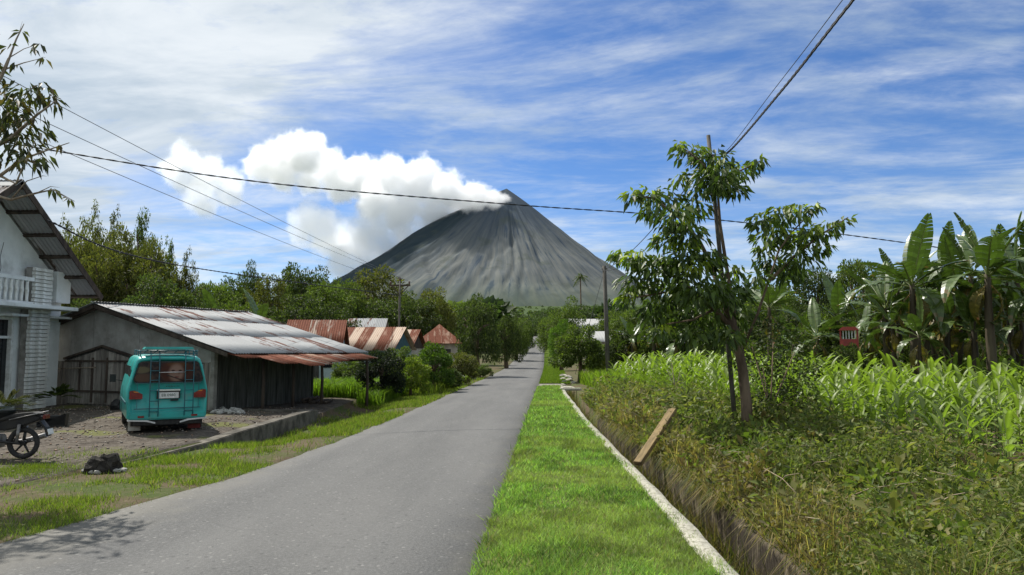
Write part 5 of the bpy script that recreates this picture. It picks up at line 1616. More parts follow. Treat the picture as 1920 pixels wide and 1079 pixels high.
# ------------------------------------------------------------------ banana plants
def banana_leaf(name, L, Wd, seed, arch, torn=.5):
    rng = np.random.default_rng(seed)
    n = 16
    V, Fs, C = [], [], []
    def mid(u):   # petiole first, then the blade, arching over
        a = arch * (u ** 1.6)
        return np.array([0, L * (u - .18 * arch * u ** 3), L * (.10 * u - .42 * a * u)])
    def quad(a, b, c, d, col):
        k = len(V); V.extend([a, b, c, d]); Fs.append([k, k + 1, k + 2, k + 3]); C.extend([col] * 4)
    us = np.linspace(.14, 1, n + 1)
    g0 = np.array([.072, .112, .026])
    for i in range(n):
        u0, u1 = us[i], us[i + 1]
        w = lambda u: Wd * .5 * (np.sin(np.pi * np.clip((u - .10) / .92, 0, 1) ** .75)) ** .75
        p0, p1 = mid(u0), mid(u1)
        for s in (-1, 1):
            gap_ = (u1 - u0) * L * (.22 * rng.random() if rng.random() < torn else 0)
            dr = rng.uniform(-.10, .16) * (1 if rng.random() < torn else .3) + .10
            e0 = p0 + np.array([s * w(u0), 0.03 * L, .16 * w(u0) - dr * w(u0)]); e1 = p1 + np.array([s * w(u1), .03 * L - gap_, .16 * w(u1) - dr * w(u1)])
            m0 = p0 + (e0 - p0) * .5 + np.array([0, 0, .05 * Wd]); m1 = p1 + (e1 - p1) * .5 + np.array([0, 0, .05 * Wd])
            col = g0 * rng.uniform(.75, 1.3)
            if u0 > .8 and rng.random() < .25: col = np.array([.16, .12, .05])
            quad(p0, m0, m1, p1, col) if s > 0 else quad(p1, m1, m0, p0, col)
            quad(m0, e0, e1, m1, col) if s > 0 else quad(m1, e1, e0, m0, col)
    # midrib
    for i in range(8):
        u0, u1 = i / 8, (i + 1) / 8
        p0, p1 = mid(u0), mid(u1); r0 = .028 * (1 - u0 * .8); r1 = .028 * (1 - u1 * .8)
        for q0, q1 in (((-1, 0), (0, 1)), ((0, 1), (1, 0)), ((1, 0), (0, -1)), ((0, -1), (-1, 0))):
            f = lambda p, r, q: p + np.array([q[0] * r, 0, q[1] * r - .005])
            quad(f(p0, r0, q0), f(p0, r0, q1), f(p1, r1, q1), f(p1, r1, q0), np.array([.17, .20, .06]))
    return npmesh(name, V, Fs, np.array(C), [MAT['banana']])
BL = [banana_leaf('leaf', 2.3, .62, 1, .25), banana_leaf('leaf', 2.1, .58, 2, .75, .7), banana_leaf('leaf', 2.0, .55, 3, 1.25, .9), banana_leaf('leaf', 2.2, .60, 4, .5, .3)]
DRY = leaf_mat('dry_banana_mat', (2.2, 1.15, 1.1), .25)
bd = banana_leaf('leaf', 1.7, .45, 7, 1.7, 1.0); bd.materials.clear(); bd.materials.append(DRY)
stem_mat = M('banana_stem_mat', (0.085, 0.07, 0.04), .7, .3, (0.045, 0.032, 0.02), 4, stretch=(1, 1, .3), bump=(12, .5))
sb = MB(); sb.tube([(0, 0, -.1), (.01, 0, .35), (0, .02, .7), (0, 0, 1.0)], [.15, .13, .105, .07], 10); STEM = sb.mesh('stem', stem_mat)
def banana(px, ytop, Y, label, group, seed, nleaf=9, scale=1.0, cut=0):
    rnd = random.Random(seed)
    top = at(px, ytop, Y); z0 = h1(top.x, Y)
    sc = scale
    hs = max(.8, top.z - z0 - 1.75 * sc)
    root = empty('banana_plant', (top.x, Y, z0), rnd.uniform(0, 6))
    tag(root, label, 'banana plant', group)
    link('stem', STEM, root, (0, 0, 0), None, (sc, sc, hs))
    for k in range(nleaf):
        u = k / max(1, nleaf - 1)
        tilt = (1.25 - 1.45 * u ** .7) + rnd.uniform(-.3, .25)
        me = BL[0] if u < .15 else BL[3] if u < .35 else BL[1] if u < .7 else BL[2]
        o = link('leaf', me, root, (0, 0, hs - .12 * u * sc), None, sc * rnd.uniform(.82, 1.1))
        o.rotation_euler = (tilt, rnd.uniform(-.25, .25), k * 2.4 + rnd.uniform(-.3, .3))
        o.rotation_mode = 'XYZ'
    for k in range(3):
        o = link('leaf', bd, root, (0, 0, hs - .2), None, sc * rnd.uniform(.6, .9)); o.rotation_euler = (-.9, rnd.uniform(-.3, .3), k * 2.1 + .5)
gb = 'banana plants behind the maize'
for k, (px, yt, Y, s, lab) in enumerate((
        (1705, 425, 19.5, 1.0, 'banana plant with upright broad leaves right of the red stall'),
        (1845, 395, 18.5, 1.05, 'tallest banana plant with one rolled leaf standing straight up'),
        (1790, 455, 21, .95, None), (1900, 420, 20.5, 1.0, None), (1655, 490, 21.5, .9, None), (1745, 500, 23, .9, None), (1940, 430, 18.5, 1.0, None), (1870, 480, 23, .9, None), (1820, 540, 19.2, .7, None), (1720, 560, 18.6, .6, None),
        (1680, 470, 22.5, .8, None), (1765, 440, 22, .8, None), (1815, 430, 20.5, .85, None), (1885, 445, 22, .85, None), (1925, 465, 21.5, .8, None), (1730, 470, 21, .75, None), (1850, 520, 21, .7, None), (1780, 530, 20, .65, None), (1670, 545, 20, .6, None), (1910, 530, 19.5, .65, None),
        (1530, 560, 23, .75, None), (1485, 585, 24, .7, None), (1570, 530, 26, .85, None), (1440, 500, 22, .8, None), (1620, 560, 22.5, .7, None),
        (1225, 560, 33, .85, None), (1265, 585, 32, .8, None), (1185, 590, 36, .75, None))):
    banana(px, yt, Y, lab or ('banana plant in the tangle behind the maize' if px > 1400 else 'banana plant between the grassy pole and the roadside tree'), gb if px > 1400 else 'banana plants beyond the grassy pole', 50 + k, 10, s * .86)
for k, (px, yt) in enumerate(((490, 545), (405, 538))):
    banana(px, yt, 31, ('pale leaved banana plant peeking over the far end of the shed roof', 'banana plant behind the middle of the shed ridge')[k], None, 90 + k, 6, .8)
bg_tree('field_shrub', 'leafy shrub growing directly in front of the red stall', None, 1592, 644, 34, 19.6, 'bush', 'dark', 0, 1.0, 'bush')
# ------------------------------------------------------------------ the roadside tree on the right
def blob_leaves(blobs, Ydef, rng, per, size, pal, droop, mat, flat=.8, depthmul=1.0):
    Ps, Ds, tips = [], [], []
    for i, bl in enumerate(blobs):
        px, py, r = bl[:3]
        Y = Ydef + (bl[3] if len(bl) > 3 else rng.uniform(-.7, .7))
        c = np.array(at(px, py, Y)); rm = r * Y / F_PX
        tips.append((c, rm))
        m = max(5, int(per * (r / 45.) ** 2))
        d = rdir(m, rng); q = d * (rng.random((m, 1)) ** .38) * rm; q[:, 2] *= flat; q[:, 1] *= depthmul
        Ps.append(c + q)
        dd = d * np.array([.9, .9, .35]) + .35 * rng.normal(size=(m, 3)); dd[:, 2] -= droop
        Ds.append(dd)
    return np.concatenate(Ps), np.concatenate(Ds), tips
def main_tree():
    Yt = 13.0
    base = Vector((at(1402, 812, Yt).x, Yt, h1(at(1402, 812, Yt).x, Yt)))
    root = empty('roadside_tree', base)
    tag(root, 'spreading tree with drooping glossy leaves around the leaning pole', 'tree')
    rng = np.random.default_rng(5)
    blobs = [(1295, 285, 32), (1335, 300, 40), (1350, 335, 46), (1320, 345, 34), (1388, 318, 28), (1420, 302, 18), (1275, 335, 20), (1375, 350, 28), (1276, 272, 14),
             (1185, 368, 18), (1215, 362, 24), (1245, 372, 34), (1262, 405, 40), (1300, 390, 34), (1215, 395, 20), (1290, 440, 40), (1250, 450, 30),
             (1165, 478, 20), (1195, 485, 30), (1235, 500, 44), (1285, 490, 46), (1320, 485, 36), (1375, 510, 24), (1190, 530, 34), (1250, 545, 50), (1310, 540, 56), (1365, 550, 44), (1270, 585, 40), (1330, 590, 46), (1225, 585, 34), (1175, 560, 20), (1380, 590, 34),
             (1430, 412, 26), (1465, 400, 30), (1500, 395, 26), (1528, 388, 14), (1445, 440, 32), (1485, 445, 34), (1520, 440, 30), (1552, 425, 24), (1582, 412, 15), (1500, 480, 34), (1475, 510, 34), (1445, 490, 24), (1430, 470, 18), (1540, 465, 18),
             (1420, 520, 18), (1300, 625, 34), (1360, 630, 34), (1240, 620, 24)]
    P, D, tips = blob_leaves(blobs, Yt, rng, 185, .14, 'mid', .75, 'leaf_gloss', flat=.62)
    n = len(P)
    N = rdir(n, rng) * .8 + np.array([0, 0, 1.0])
    L = rng.uniform(.12, .215, n)
    V, Fs = leaf_geo(P, D, N, L, L * .40, fold=.18, drop=.15)
    cols = palette(n, [(.082, .128, .026), (.062, .100, .022), (.105, .150, .028), (.048, .078, .020)], rng)
    # yellow-green leaves towards the top of each leaf clump
    tipmask = np.zeros(n, bool)
    for (c, rm), bl in zip(tips, blobs):
        if bl[2] <= 32:
            tipmask |= (np.linalg.norm(P - c, axis=1) < rm * 1.0) & (P[:, 2] > c[2] + rm * .15)
        else:
            tipmask |= (np.linalg.norm(P - c, axis=1) < rm * 1.0) & (P[:, 2] > c[2] + rm * .62)
    cols[tipmask] = palette(int(tipmask.sum()), [(.25, .31, .03), (.20, .26, .028), (.14, .19, .024)], rng)
    link('crown', npmesh('crown', V - np.array(base), Fs, np.repeat(cols, 4, 0), [MAT['leaf_gloss']]), root)
    b = MB()
    w = lambda px, py, Y=Yt: at(px, py, Y) - base
    b.tube([Vector((0, 0, -.2)), w(1400, 760), w(1392, 690), w(1378, 620), w(1355, 560), w(1335, 500)], [.11, .095, .085, .07, .055, .04], 9)
    b.tube([w(1378, 620), w(1374, 570, 13.2), w(1362, 500, 13.3), w(1350, 420, 13.4), w(1345, 350, 13.3)], [.045, .04, .034, .028, .02], 8)
    b.tube([w(1378, 620), w(1340, 580), w(1290, 540), w(1240, 500), w(1190, 482)], [.055, .045, .038, .028, .015], 7)
    b.tube([w(1335, 500), w(1310, 450), w(1275, 410), w(1225, 372), w(1185, 366)], [.04, .034, .028, .02, .012], 7)
    b.tube([w(1345, 350, 13.3), w(1320, 310), w(1285, 280)], [.02, .016, .010], 6)
    b.tube([w(1345, 350, 13.3), w(1385, 322), w(1430, 300)], [.02, .016, .010], 6)
    b.tube([w(1395, 650), w(1420, 590), w(1440, 530), w(1460, 470), w(1490, 430), w(1530, 390)], [.028, .024, .02, .017, .012, .007], 7)
    b.tube([w(1440, 530), w(1490, 480), w(1540, 440), w(1590, 408)], [.03, .025, .018, .01], 6)
    b.tube([w(1340, 580), w(1300, 600), w(1240, 610)], [.03, .02, .012], 6)
    b.tube([w(1290, 540), w(1240, 550), w(1180, 560)], [.03, .02, .012], 6)
    b.build('trunk', MAT['bark'], root)
    # undergrowth bush round the foot of the tree
    root2 = empty('undergrowth_bush', (base.x + .35, base.y + .3, base.z)); tag(root2, 'loose small leaved bush growing round the foot of the leaning pole', 'bush')
    bl = [(1405, 640, 40), (1450, 620, 46), (1490, 650, 44), (1430, 680, 46), (1475, 700, 44), (1455, 740, 40), (1500, 730, 34), (1385, 680, 24), (1430, 760, 30), (1520, 690, 26)]
    P, D, tips = blob_leaves(bl, Yt + .5, rng, 420, .06, 'mid', .2, 'leaf')
    n = len(P); L = rng.uniform(.045, .09, n)
    V, Fs = leaf_geo(P, D, rdir(n, rng) + np.array([0, 0, .8]), L, L * .55)
    link('foliage', npmesh('foliage', V - np.array(root2.location), Fs, np.repeat(palette(n, [(.05, .075, .02), (.065, .09, .025), (.04, .055, .02), (.085, .09, .03)], rng), 4, 0), [MAT['leaf']]), root2)
    b = MB(); rl_ = root2.location
    for px, py in ((1450, 640), (1490, 660), (1430, 690), (1475, 700), (1410, 650), (1500, 735)):
        b.tube([Vector((0, 0, -.1)), (at(1445, 770, Yt + .4) - rl_), (at(px, py, Yt + .5) - rl_)], [.025, .018, .008], 5)
    b.build('stem', MAT['bark'], root2)
    # bare sapling left of the tree
    r3b = on(1268, 760, .25); root3 = empty('bare_sapling', (r3b.x, r3b.y, h1(r3b.x, r3b.y))); tag(root3, 'thin bare sapling standing above the leaning beam', 'sapling')
    b = MB(); b.tube([(0, 0, -.1), (-.03, 0, .6), (-.1, .02, 1.25)], [.028, .02, .008], 6); b.tube([(-.02, 0, .4), (.12, .02, 1.0)], [.014, .005], 5); b.tube([(-.03, 0, .6), (-.22, .03, 1.05)], [.012, .004], 5); b.build('stem', MAT['bark_pale'], root3)
main_tree()

# ------------------------------------------------------------------ the tree over the white house
def left_tree():
    Yt = 9.4
    bx_, by_ = -9.0, 9.9
    base = Vector((bx_, by_, h1(bx_, by_)))
    root = empty('overhanging_tree', base)
    tag(root, 'tree with long drooping leaves and bare twigs beside the white house', 'tree')
    rng = np.random.default_rng(8)
    blobs = [(18, 88, 8), (30, 118, 9), (60, 90, 6), (75, 84, 5), (82, 108, 6), (40, 60, 5), (100, 352, 7), (130, 372, 6), (112, 270, 7), (15, 200, 40), (45, 175, 34), (75, 175, 30), (100, 190, 20), (25, 240, 36), (60, 225, 28), (15, 290, 30), (45, 270, 30), (75, 250, 20), (52, 300, 24), (80, 292, 13), (-20, 220, 50), (-60, 240, 60), (-60, 160, 55), (-120, 220, 70), (-110, 120, 70), (-30, 130, 40), (-160, 60, 70), (-70, 60, 50), (-200, 170, 70), (-210, 280, 60)]
    P, D, tips = blob_leaves(blobs, Yt, rng, 95, .16, 'dark', .8, 'leaf_gloss')
    n = len(P); L = rng.uniform(.10, .19, n)
    V, Fs = leaf_geo(P, D, rdir(n, rng) * .8 + np.array([0, 0, 1.]), L, L * .33, fold=.2, drop=.2)
    c = palette(n, [(.045, .055, .018), (.035, .045, .016), (.065, .070, .020), (.085, .065, .024)], rng)
    link('crown', npmesh('crown', V - np.array(base), Fs, np.repeat(c, 4, 0), [MAT['leaf_gloss']]), root)
    b = MB(); w = lambda px, py, Y=Yt: at(px, py, Y) - base
    b.tube([Vector((0, 0, -.2)), Vector((.05, 0, 1.2)), Vector((.1, -.1, 2.3)), w(-150, 330)], [.16, .14, .12, .10], 9)
    for path, r in ((((-150, 330), (-80, 250), (-20, 190), (10, 130), (30, 75), (45, 45)), .034), (((-150, 330), (-60, 300), (20, 260), (70, 215), (105, 190)), .045),
                    (((-20, 190), (15, 110), (45, 92), (75, 82)), .012), (((10, 130), (45, 118), (85, 108)), .012), (((-150, 330), (-60, 350), (0, 330), (40, 300), (80, 285), (130, 268)), .035),
                    (((0, 330), (30, 345), (48, 300), (68, 260)), .02), (((-60, 350), (20, 375), (70, 362), (100, 356), (140, 378)), .022), (((70, 362), (95, 350), (112, 352)), .008), (((20, 375), (50, 340), (80, 330), (88, 331)), .010),
                    (((-150, 330), (-180, 200), (-160, 80)), .06), (((30, 75), (36, 62), (42, 40)), .006), (((100, 356), (125, 372), (138, 378)), .006)):
        pts = [w(*p) for p in path]
        b.tube(pts, [r * (1 - .85 * i / (len(pts) - 1)) for i in range(len(pts))], 6)
    b.build('trunk', MAT['bark_pale'], root)
left_tree()

# ------------------------------------------------------------------ grass and weeds
def blades(name, X, Y, Z, h, wd, col, rng, lean=.45, mat='grass', seg=1):
    n = len(X)
    P = np.stack([X, Y, Z], 1)
    a = rng.uniform(0, 2 * np.pi, n); la = rng.uniform(0, 2 * np.pi, n); lm = lean * rng.random(n) ** .7 * h
    side = np.stack([np.cos(a), np.sin(a), np.zeros(n)], 1) * (wd / 2)[:, None]
    off = np.stack([np.cos(la) * lm, np.sin(la) * lm, h], 1)
    if seg == 1:
        V = np.stack([P - side, P + side, P + off], 1).reshape(-1, 3)
        Fs = np.arange(n * 3).reshape(-1, 3)
        return V, Fs, np.repeat(col, 3, 0)
    m = P + off * np.array([.35, .35, .6])
    off2 = off * np.array([1.3, 1.3, 1.0 - .25 * rng.random()])
    V = np.stack([P - side, P + side, m + side * .8, m - side * .8, P + off2], 1).reshape(-1, 3)
    k = np.arange(n)[:, None] * 5
    Fs = np.concatenate([k + np.array([0, 1, 2]), k + np.array([0, 2, 3]), k + np.array([3, 2, 4])])
    return V, Fs, np.repeat(col, 5, 0)
def stuff(name, label, cat, parts, mat):
    V, Fs, C = [], [], []; off = 0
    for v, f, c in parts:
        V.append(v); Fs.append(f + off); C.append(c); off += len(v)
    o = link(name, npmesh(name, np.concatenate(V), np.concatenate(Fs), np.concatenate(C), [MAT[mat]]))
    return tag(o, label, cat, kind='stuff')
rng = np.random.default_rng(31)
def sample(y0, y1, xa, xb, dens_fn, cap):
    """random points on a strip, thinned with distance so that the blade count per pixel stays even"""
    ys = np.linspace(y0, y1, 400); wv = np.maximum(xb(ys) - xa(ys), 0) * dens_fn(ys)
    tot = np.trapezoid(wv, ys) if hasattr(np, 'trapezoid') else np.trapz(wv, ys)
    n = int(min(cap, tot)); cdf = np.cumsum(wv); cdf = cdf / cdf[-1]
    y = np.interp(rng.random(n), cdf, ys); u = rng.random(n)
    return xa(y) + (xb(y) - xa(y)) * u, y
# mown lawn strip
x, y = sample(3.5, 34.5, lambda q: rr(q) - .03, lambda q: xk(q) - .10 + .16 * np.clip(fbm(q * 1.7, q * 0 + 2.5, 4, 13) - .45, 0, 1), lambda q: np.clip(6500 * (6 / q) ** 1.3, 420, 6500), 220000)
x = x - np.where(rng.random(len(x)) < .06, .16 * rng.random(len(x)) * (fbm(y * 2.2, x * 0 + 1.5, 3, 29) > .5), 0)
keep = rng.random(len(x)) < np.where(x < rr(y) + .10, .6, 1) * np.clip(.55 + 2.2 * (fbm(x * 2.6, y * 2.6, 3, 87) - .32), .25, 1)
x, y = x[keep], y[keep]; n = len(x)
dk_ = np.clip((fbm(x * 3.1, y * 3.1, 4, 62) - .46) * 5, 0, 1); tall = fbm(x * 2.1, y * 2.1, 3, 65)
h = rng.uniform(.018, .065, n) * (.55 + 1.0 * tall) * np.clip(y / 10, 1, 1.4); h *= np.where(x < rr(y) + .08, 1.25, 1)
c = palette(n, [(.215, .34, .075), (.170, .29, .065), (.28, .40, .105), (.12, .215, .050)], rng, .34)
yel = fbm(x * .8 + 9, y * .8, 3, 71)[:, None]
c = c * (1 - .0 * yel) + (np.array([.30, .32, .11]) - c) * np.clip((yel - .54) * 4, 0, .45)
c = c * (1 - .42 * dk_[:, None])
dry = rng.random(n) < .06
c[dry] = np.array([.26, .22, .10]) * rng.uniform(.7, 1.2, (int(dry.sum()), 1))
lawnp = blades('x', x, y, zroad(x, y) + .02 + .028 * (1 - (2 * np.clip((x - rr(y)) / (xk(y) - rr(y)), 0, 1) - 1) ** 2), h, np.clip(.006 * (y / 5), .006, .024) * rng.uniform(.7, 1.5, n), c, rng, 1.3)
stuff('lawn_grass', 'short bright green grass of the strip between road and ditch', 'grass', [lawnp], 'grass')
# verge beyond the driveway and the left verge
parts = []
x, y = sample(37.5, 140, lambda q: rr(q), lambda q: xk(q) + .5, lambda q: np.clip(500 * (37 / q) ** 1.5, 60, 500), 30000); n = len(x)
parts.append(blades('x', x, y, H(x, y) + .01, rng.uniform(.06, .14, n), np.full(n, .035), palette(n, [(.10, .16, .02), (.13, .18, .025)], rng), rng, .7))
x, y = sample(5.0, 46, lambda q: np.maximum(xe(q) + np.where(q < 12, -.25, .12), -9.), lambda q: rl(q) + .05, lambda q: np.clip(3300 * (8 / q) ** 1.2, 350, 3300), 120000)
pt = fbm(x * 1.1, y * 1.1, 4, 83); edge = sstep(x, xe(y) - .3, xe(y) + .5)
keep = rng.random(len(x)) < np.clip((pt - .44) * 6, .04, 1) * (.2 + .8 * edge)
x, y = x[keep], y[keep]; n = len(x)
c = palette(n, [(.145, .205, .026), (.12, .18, .024), (.19, .225, .036), (.095, .135, .022)], rng, .28)
c[rng.random(n) < .10] = np.array([.24, .20, .10])
parts.append(blades('x', x, y, H(x, y), rng.uniform(.03, .085, n) * np.clip(y / 9, 1, 1.7), np.clip(.0065 * y / 7, .006, .022), c, rng, .9))
# tuft beside the motorcycle, dry patches in the yard
for (px, py, rx_, cnt) in ((30, 888, .7, 2600), (70, 880, .35, 900), (250, 880, .8, 700), (150, 862, .9, 600), (470, 838, .5, 500)):
    q = on(px, py, .02); x = q.x + rng.normal(size=cnt) * rx_ * .6; y = q.y + rng.normal(size=cnt) * rx_ * .35
    keep = x < rl(y); x, y = x[keep], y[keep]; m = len(x)
    parts.append(blades('x', x, y, H(x, y), rng.uniform(.02, .06, m), np.full(m, .008), palette(m, [(.15, .18, .03), (.11, .16, .022)], rng), rng, .9))
stuff('verge_grass', 'patchy roadside grass along the road edges', 'grass', parts, 'grass')
# tall bright grass under and beyond the awning
parts = []
n = 26000; x = rng.uniform(-9.5, -5.4, n); y = rng.uniform(24.3, 34, n); keep = (x < -5.6 + .0 * y) & ~((x < -6.4) & (y < 25.2)); x, y = x[keep], y[keep]; n = len(x)
parts.append(blades('x', x, y, H(x, y), rng.uniform(.35, .95, n) * (.5 + .6 * fbm(x, y, 2, 4)), np.full(n, .03), palette(n, [(.12, .20, .02), (.15, .22, .025), (.10, .17, .02)], rng), rng, .5, seg=2))
n = 5000; x = rng.uniform(-6.0, -4.4, n); y = rng.uniform(29, 44, n)
parts.append(blades('x', x, y, H(x, y), rng.uniform(.15, .55, n), np.full(n, .03), palette(n, [(.12, .18, .02), (.15, .18, .03), (.09, .12, .02)], rng), rng, .6, seg=2))
stuff('tall_grass', 'tall bright grass growing beyond the rusty awning', 'grass', parts, 'grass')

# weeds on the bank between ditch and maize
def field_edge(y): return ip(y, [3, 8, 9.5, 12.3, 17, 24, 32, 40], [6.6, 5.5, 5.2, 4.9, 4.7, 4.3, 3.0, 2.4])
parts = []
xa = lambda q: xf(q) + .04; xb = lambda q: field_edge(q) + .6
x, y = sample(3.2, 27, xa, xb, lambda q: np.clip(1500 * (7 / q) ** 1.15, 200, 2400), 110000); n = len(x)
mound = fbm(x * 1.1, y * 1.1, 3, 91) - .22 * sstep(x, field_edge(y) - .8, field_edge(y) + .2); brown = fbm(x * .55 + 4, y * .55, 3, 95) + .16 * np.exp(-((x - xf(y)) / .9) ** 2)
hh = rng.uniform(.07, .50, n) * (.12 + 1.55 * np.clip((mound - .30) * 2.2, 0, 1)) * np.clip((x - xf(y)) / .5 + .5, .45, 1)
cg = palette(n, [(.125, .165, .040), (.155, .185, .048), (.090, .120, .034), (.20, .21, .060)], rng, .25)
cb = palette(n, [(.27, .205, .085), (.22, .155, .068), (.34, .27, .125), (.17, .125, .06)], rng, .25)
isb = rng.random(n) < np.clip((brown - .52) * 4.2, .08, .75)
c = np.where(isb[:, None], cb, cg)
thin = rng.random(n) < .62 + .25 * (brown > .55)
i1 = np.where(thin)[0]; i2 = np.where(~thin)[0]
parts.append(blades('x', x[i1], y[i1], H(x[i1], y[i1]) - .02, hh[i1] * 1.15, np.clip(.010 * y[i1] / 8, .008, .024), c[i1], rng, .8, seg=2))
stuff('bank_grass', 'dry brown and olive grass covering the ditch bank', 'grass', parts, 'grass')
# leafy weeds: several leaves along each stem
reps = 7
P = np.stack([x[i2], y[i2], H(x[i2], y[i2])], 1); P = np.repeat(P, reps, 0); m = len(P)
hz = np.repeat(hh[i2], reps) * rng.uniform(.2, 1.15, m)
P = P + np.stack([rng.normal(size=m) * .05, rng.normal(size=m) * .05, hz], 1)
D = rdir(m, rng); D[:, 2] = D[:, 2] * .6 + .45
L = rng.uniform(.04, .095, m) * np.clip(P[:, 1] / 8, .8, 1.8)
V, Fs = leaf_geo(P, D, rdir(m, rng) + np.array([0, 0, .5]), L, L * .38)
dryl = palette(n, [(.20, .18, .07), (.16, .145, .055), (.25, .22, .10)], rng, .2); c = np.where(isb[:, None], dryl, cg)
C = np.repeat(np.repeat(c[i2], reps, 0) * rng.uniform(.8, 1.25, (m, 1)), 4, 0)
# distinct broader weeds in clumps
cx, cy2 = sample(4.0, 20, lambda q: xf(q) + .35, lambda q: field_edge(q) + .1, lambda q: np.clip(7 * (8 / q), 2, 8), 260); k_ = len(cx); nl = 46
cc = np.repeat(np.stack([cx, cy2, H(cx, cy2)], 1), nl, 0); mm = len(cc); cs = np.repeat(rng.uniform(.6, 1.35, k_), nl)
dd = rdir(mm, rng); dd[:, 2] = np.abs(dd[:, 2]) * 1.1 + .1
rad_ = rng.random(mm) ** .5 * .20 * cs
P2 = cc + dd * rad_[:, None] + np.stack([np.zeros(mm), np.zeros(mm), .03 + rng.random(mm) * .22 * cs], 1)
L2 = rng.uniform(.07, .15, mm) * cs; D2 = dd + .3 * rng.normal(size=(mm, 3))
V2, F2 = leaf_geo(P2, D2, rdir(mm, rng) * .6 + np.array([0, 0, 1.]), L2, L2 * np.repeat(rng.choice([.22, .36, .5], k_), nl), drop=.25)
base_c = np.array([(.12, .17, .032), (.15, .18, .045), (.09, .13, .028), (.19, .19, .06), (.17, .13, .055)])[rng.integers(0, 5, k_)]
C2 = np.repeat(np.repeat(base_c, nl, 0) * rng.uniform(.7, 1.3, (mm, 1)), 4, 0)
V = np.concatenate([V, V2]); Fs = np.concatenate([Fs, F2 + len(C)]); C = np.concatenate([C, C2])
stuff('bank_weeds', 'tangled leafy weeds covering the slope above the ditch', 'weeds', [(V, Fs, C)], 'leaf')
# dead stalks lying in the weeds
b = MB(); rs = random.Random(12)
for k in range(90):
    yy = rs.uniform(4.5, 16); xx = float(xf(yy)) + rs.uniform(.3, 3.8); z = h1(xx, yy) + rs.uniform(.1, .3)
    a = rs.uniform(0, 6.28); l_ = rs.uniform(.25, .8); e = rs.uniform(-.1, .5)
    b.tube([(xx, yy, z), (xx + math.cos(a) * l_ * .5, yy + math.sin(a) * l_ * .5, z + e * l_ * .6 + .03), (xx + math.cos(a) * l_, yy + math.sin(a) * l_, z + e * l_)], [.006, .005, .003], 4)
o = b.build('dead_stalks', M('dead_stalk_mat', (0.36, 0.30, 0.21), .9, .1, (.2, .15, .1), 6)); tag(o, 'pale dead stalks lying tangled in the bank weeds', 'stalks', kind='stuff')
# grass hanging over the far wall
x, y = sample(3.5, 20, lambda q: xf(q) - .03, lambda q: xf(q) + .16, lambda q: np.clip(2600 * (7 / q) * np.clip((fbm(q * .9, q * 0 + 7., 3, 19) - .36) * 5, .08, 1), 100, 3000), 14000); n = len(x)
hv = rng.uniform(.08, .30, n)
V0, F0, C0 = blades('x', x, y, zroad(x, y) + .0, hv, np.full(n, .012), palette(n, [(.16, .12, .05), (.10, .11, .03), (.20, .16, .07), (.07, .085, .025)], rng), rng, .7, seg=2)
V0 = V0.reshape(-1, 5, 3); V0[:, 2:4, 0] -= (hv * .5)[:, None]; V0[:, 4, 0] -= hv * 1.1; V0[:, 4, 2] -= hv * 1.3
stuff('wall_grass', 'dry grass hanging over the broken far ditch wall', 'grass', [(V0.reshape(-1, 3), F0, C0)], 'grass')
# grass hanging into the ditch
x, y = sample(4, 34, lambda q: xk(q) + .15, lambda q: xf(q) + .05, lambda q: np.clip(900 * (7 / q), 120, 1000), 14000); n = len(x)
V1 = blades('x', x, y, zroad(x, y) - ditch_depth(y) - .02, rng.uniform(.1, .75, n), np.full(n, .016), palette(n, [(.13, .11, .04), (.06, .07, .02), (.14, .11, .05)], rng), rng, .6, seg=2)
stuff('ditch_grass', 'straggling grass growing in the bottom of the ditch', 'grass', [V1], 'grass')
# lush tall grass to the left of the maize
n = 26000; y = rng.uniform(16, 38, n); x = ip(y, [16, 20, 24, 28, 33, 38], [4.7, 4.1, 3.4, 2.6, 1.8, 1.4]) + rng.random(n) * ip(y, [16, 38], [2.2, 3.4])
parts = [blades('x', x, y, H(x, y), rng.uniform(.35, 1.0, n) * (.45 + .75 * fbm(x, y, 2, 44)), np.full(n, .032), palette(n, [(.17, .25, .028), (.13, .21, .024), (.21, .27, .035)], rng, .25), rng, .6, seg=2)]
stuff('lush_grass', 'lush tall grass around the foot of the grassy pole', 'grass', parts, 'grass')

# ------------------------------------------------------------------ maize
def maize_leaf(seed, L, Wd, arch):
    rg = np.random.default_rng(seed); n = 6; V, Fs, C = [], [], []
    for i in range(n + 1):
        u = i / n
        w = Wd * .5 * (1 - u ** 2.2) * (.55 + .45 * min(1, u * 4))
        y_ = L * (np.sin(arch * u) / arch if arch > .1 else u); z_ = L * .85 * ((1 - np.cos(arch * u)) / arch * -1 + u * .62)
        V += [(-w, y_, z_ + w * .35), (0, y_, z_), (w, y_, z_ + w * .35)]
        g = np.array([.155, .215, .034]) * rg.uniform(.8, 1.2)
        C += [g, g * 1.35 + np.array([.02, .02, .01]), g]
    for i in range(n):
        a = i * 3
        Fs += [[a, a + 1, a + 4, a + 3], [a + 1, a + 2, a + 5, a + 4]]
    return np.array(V), np.array(Fs), np.array(C)
MLV = [maize_leaf(k, .78, .125, ar) for k, ar in enumerate((1.1, 1.8, 2.4))]
ML = [npmesh('leaf', *v[:2], v[2], [MAT['maize']], smooth=True) for v in MLV]
sb = MB(); sb.tube([(0, 0, -.05), (.01, 0, .5), (0, 0, 1.0)], [.016, .013, .007], 6); MST = sb.mesh('stalk', M('maize_stalk_mat', (0.13, 0.17, 0.05), .6, .3, (.16, .13, .05), 4))
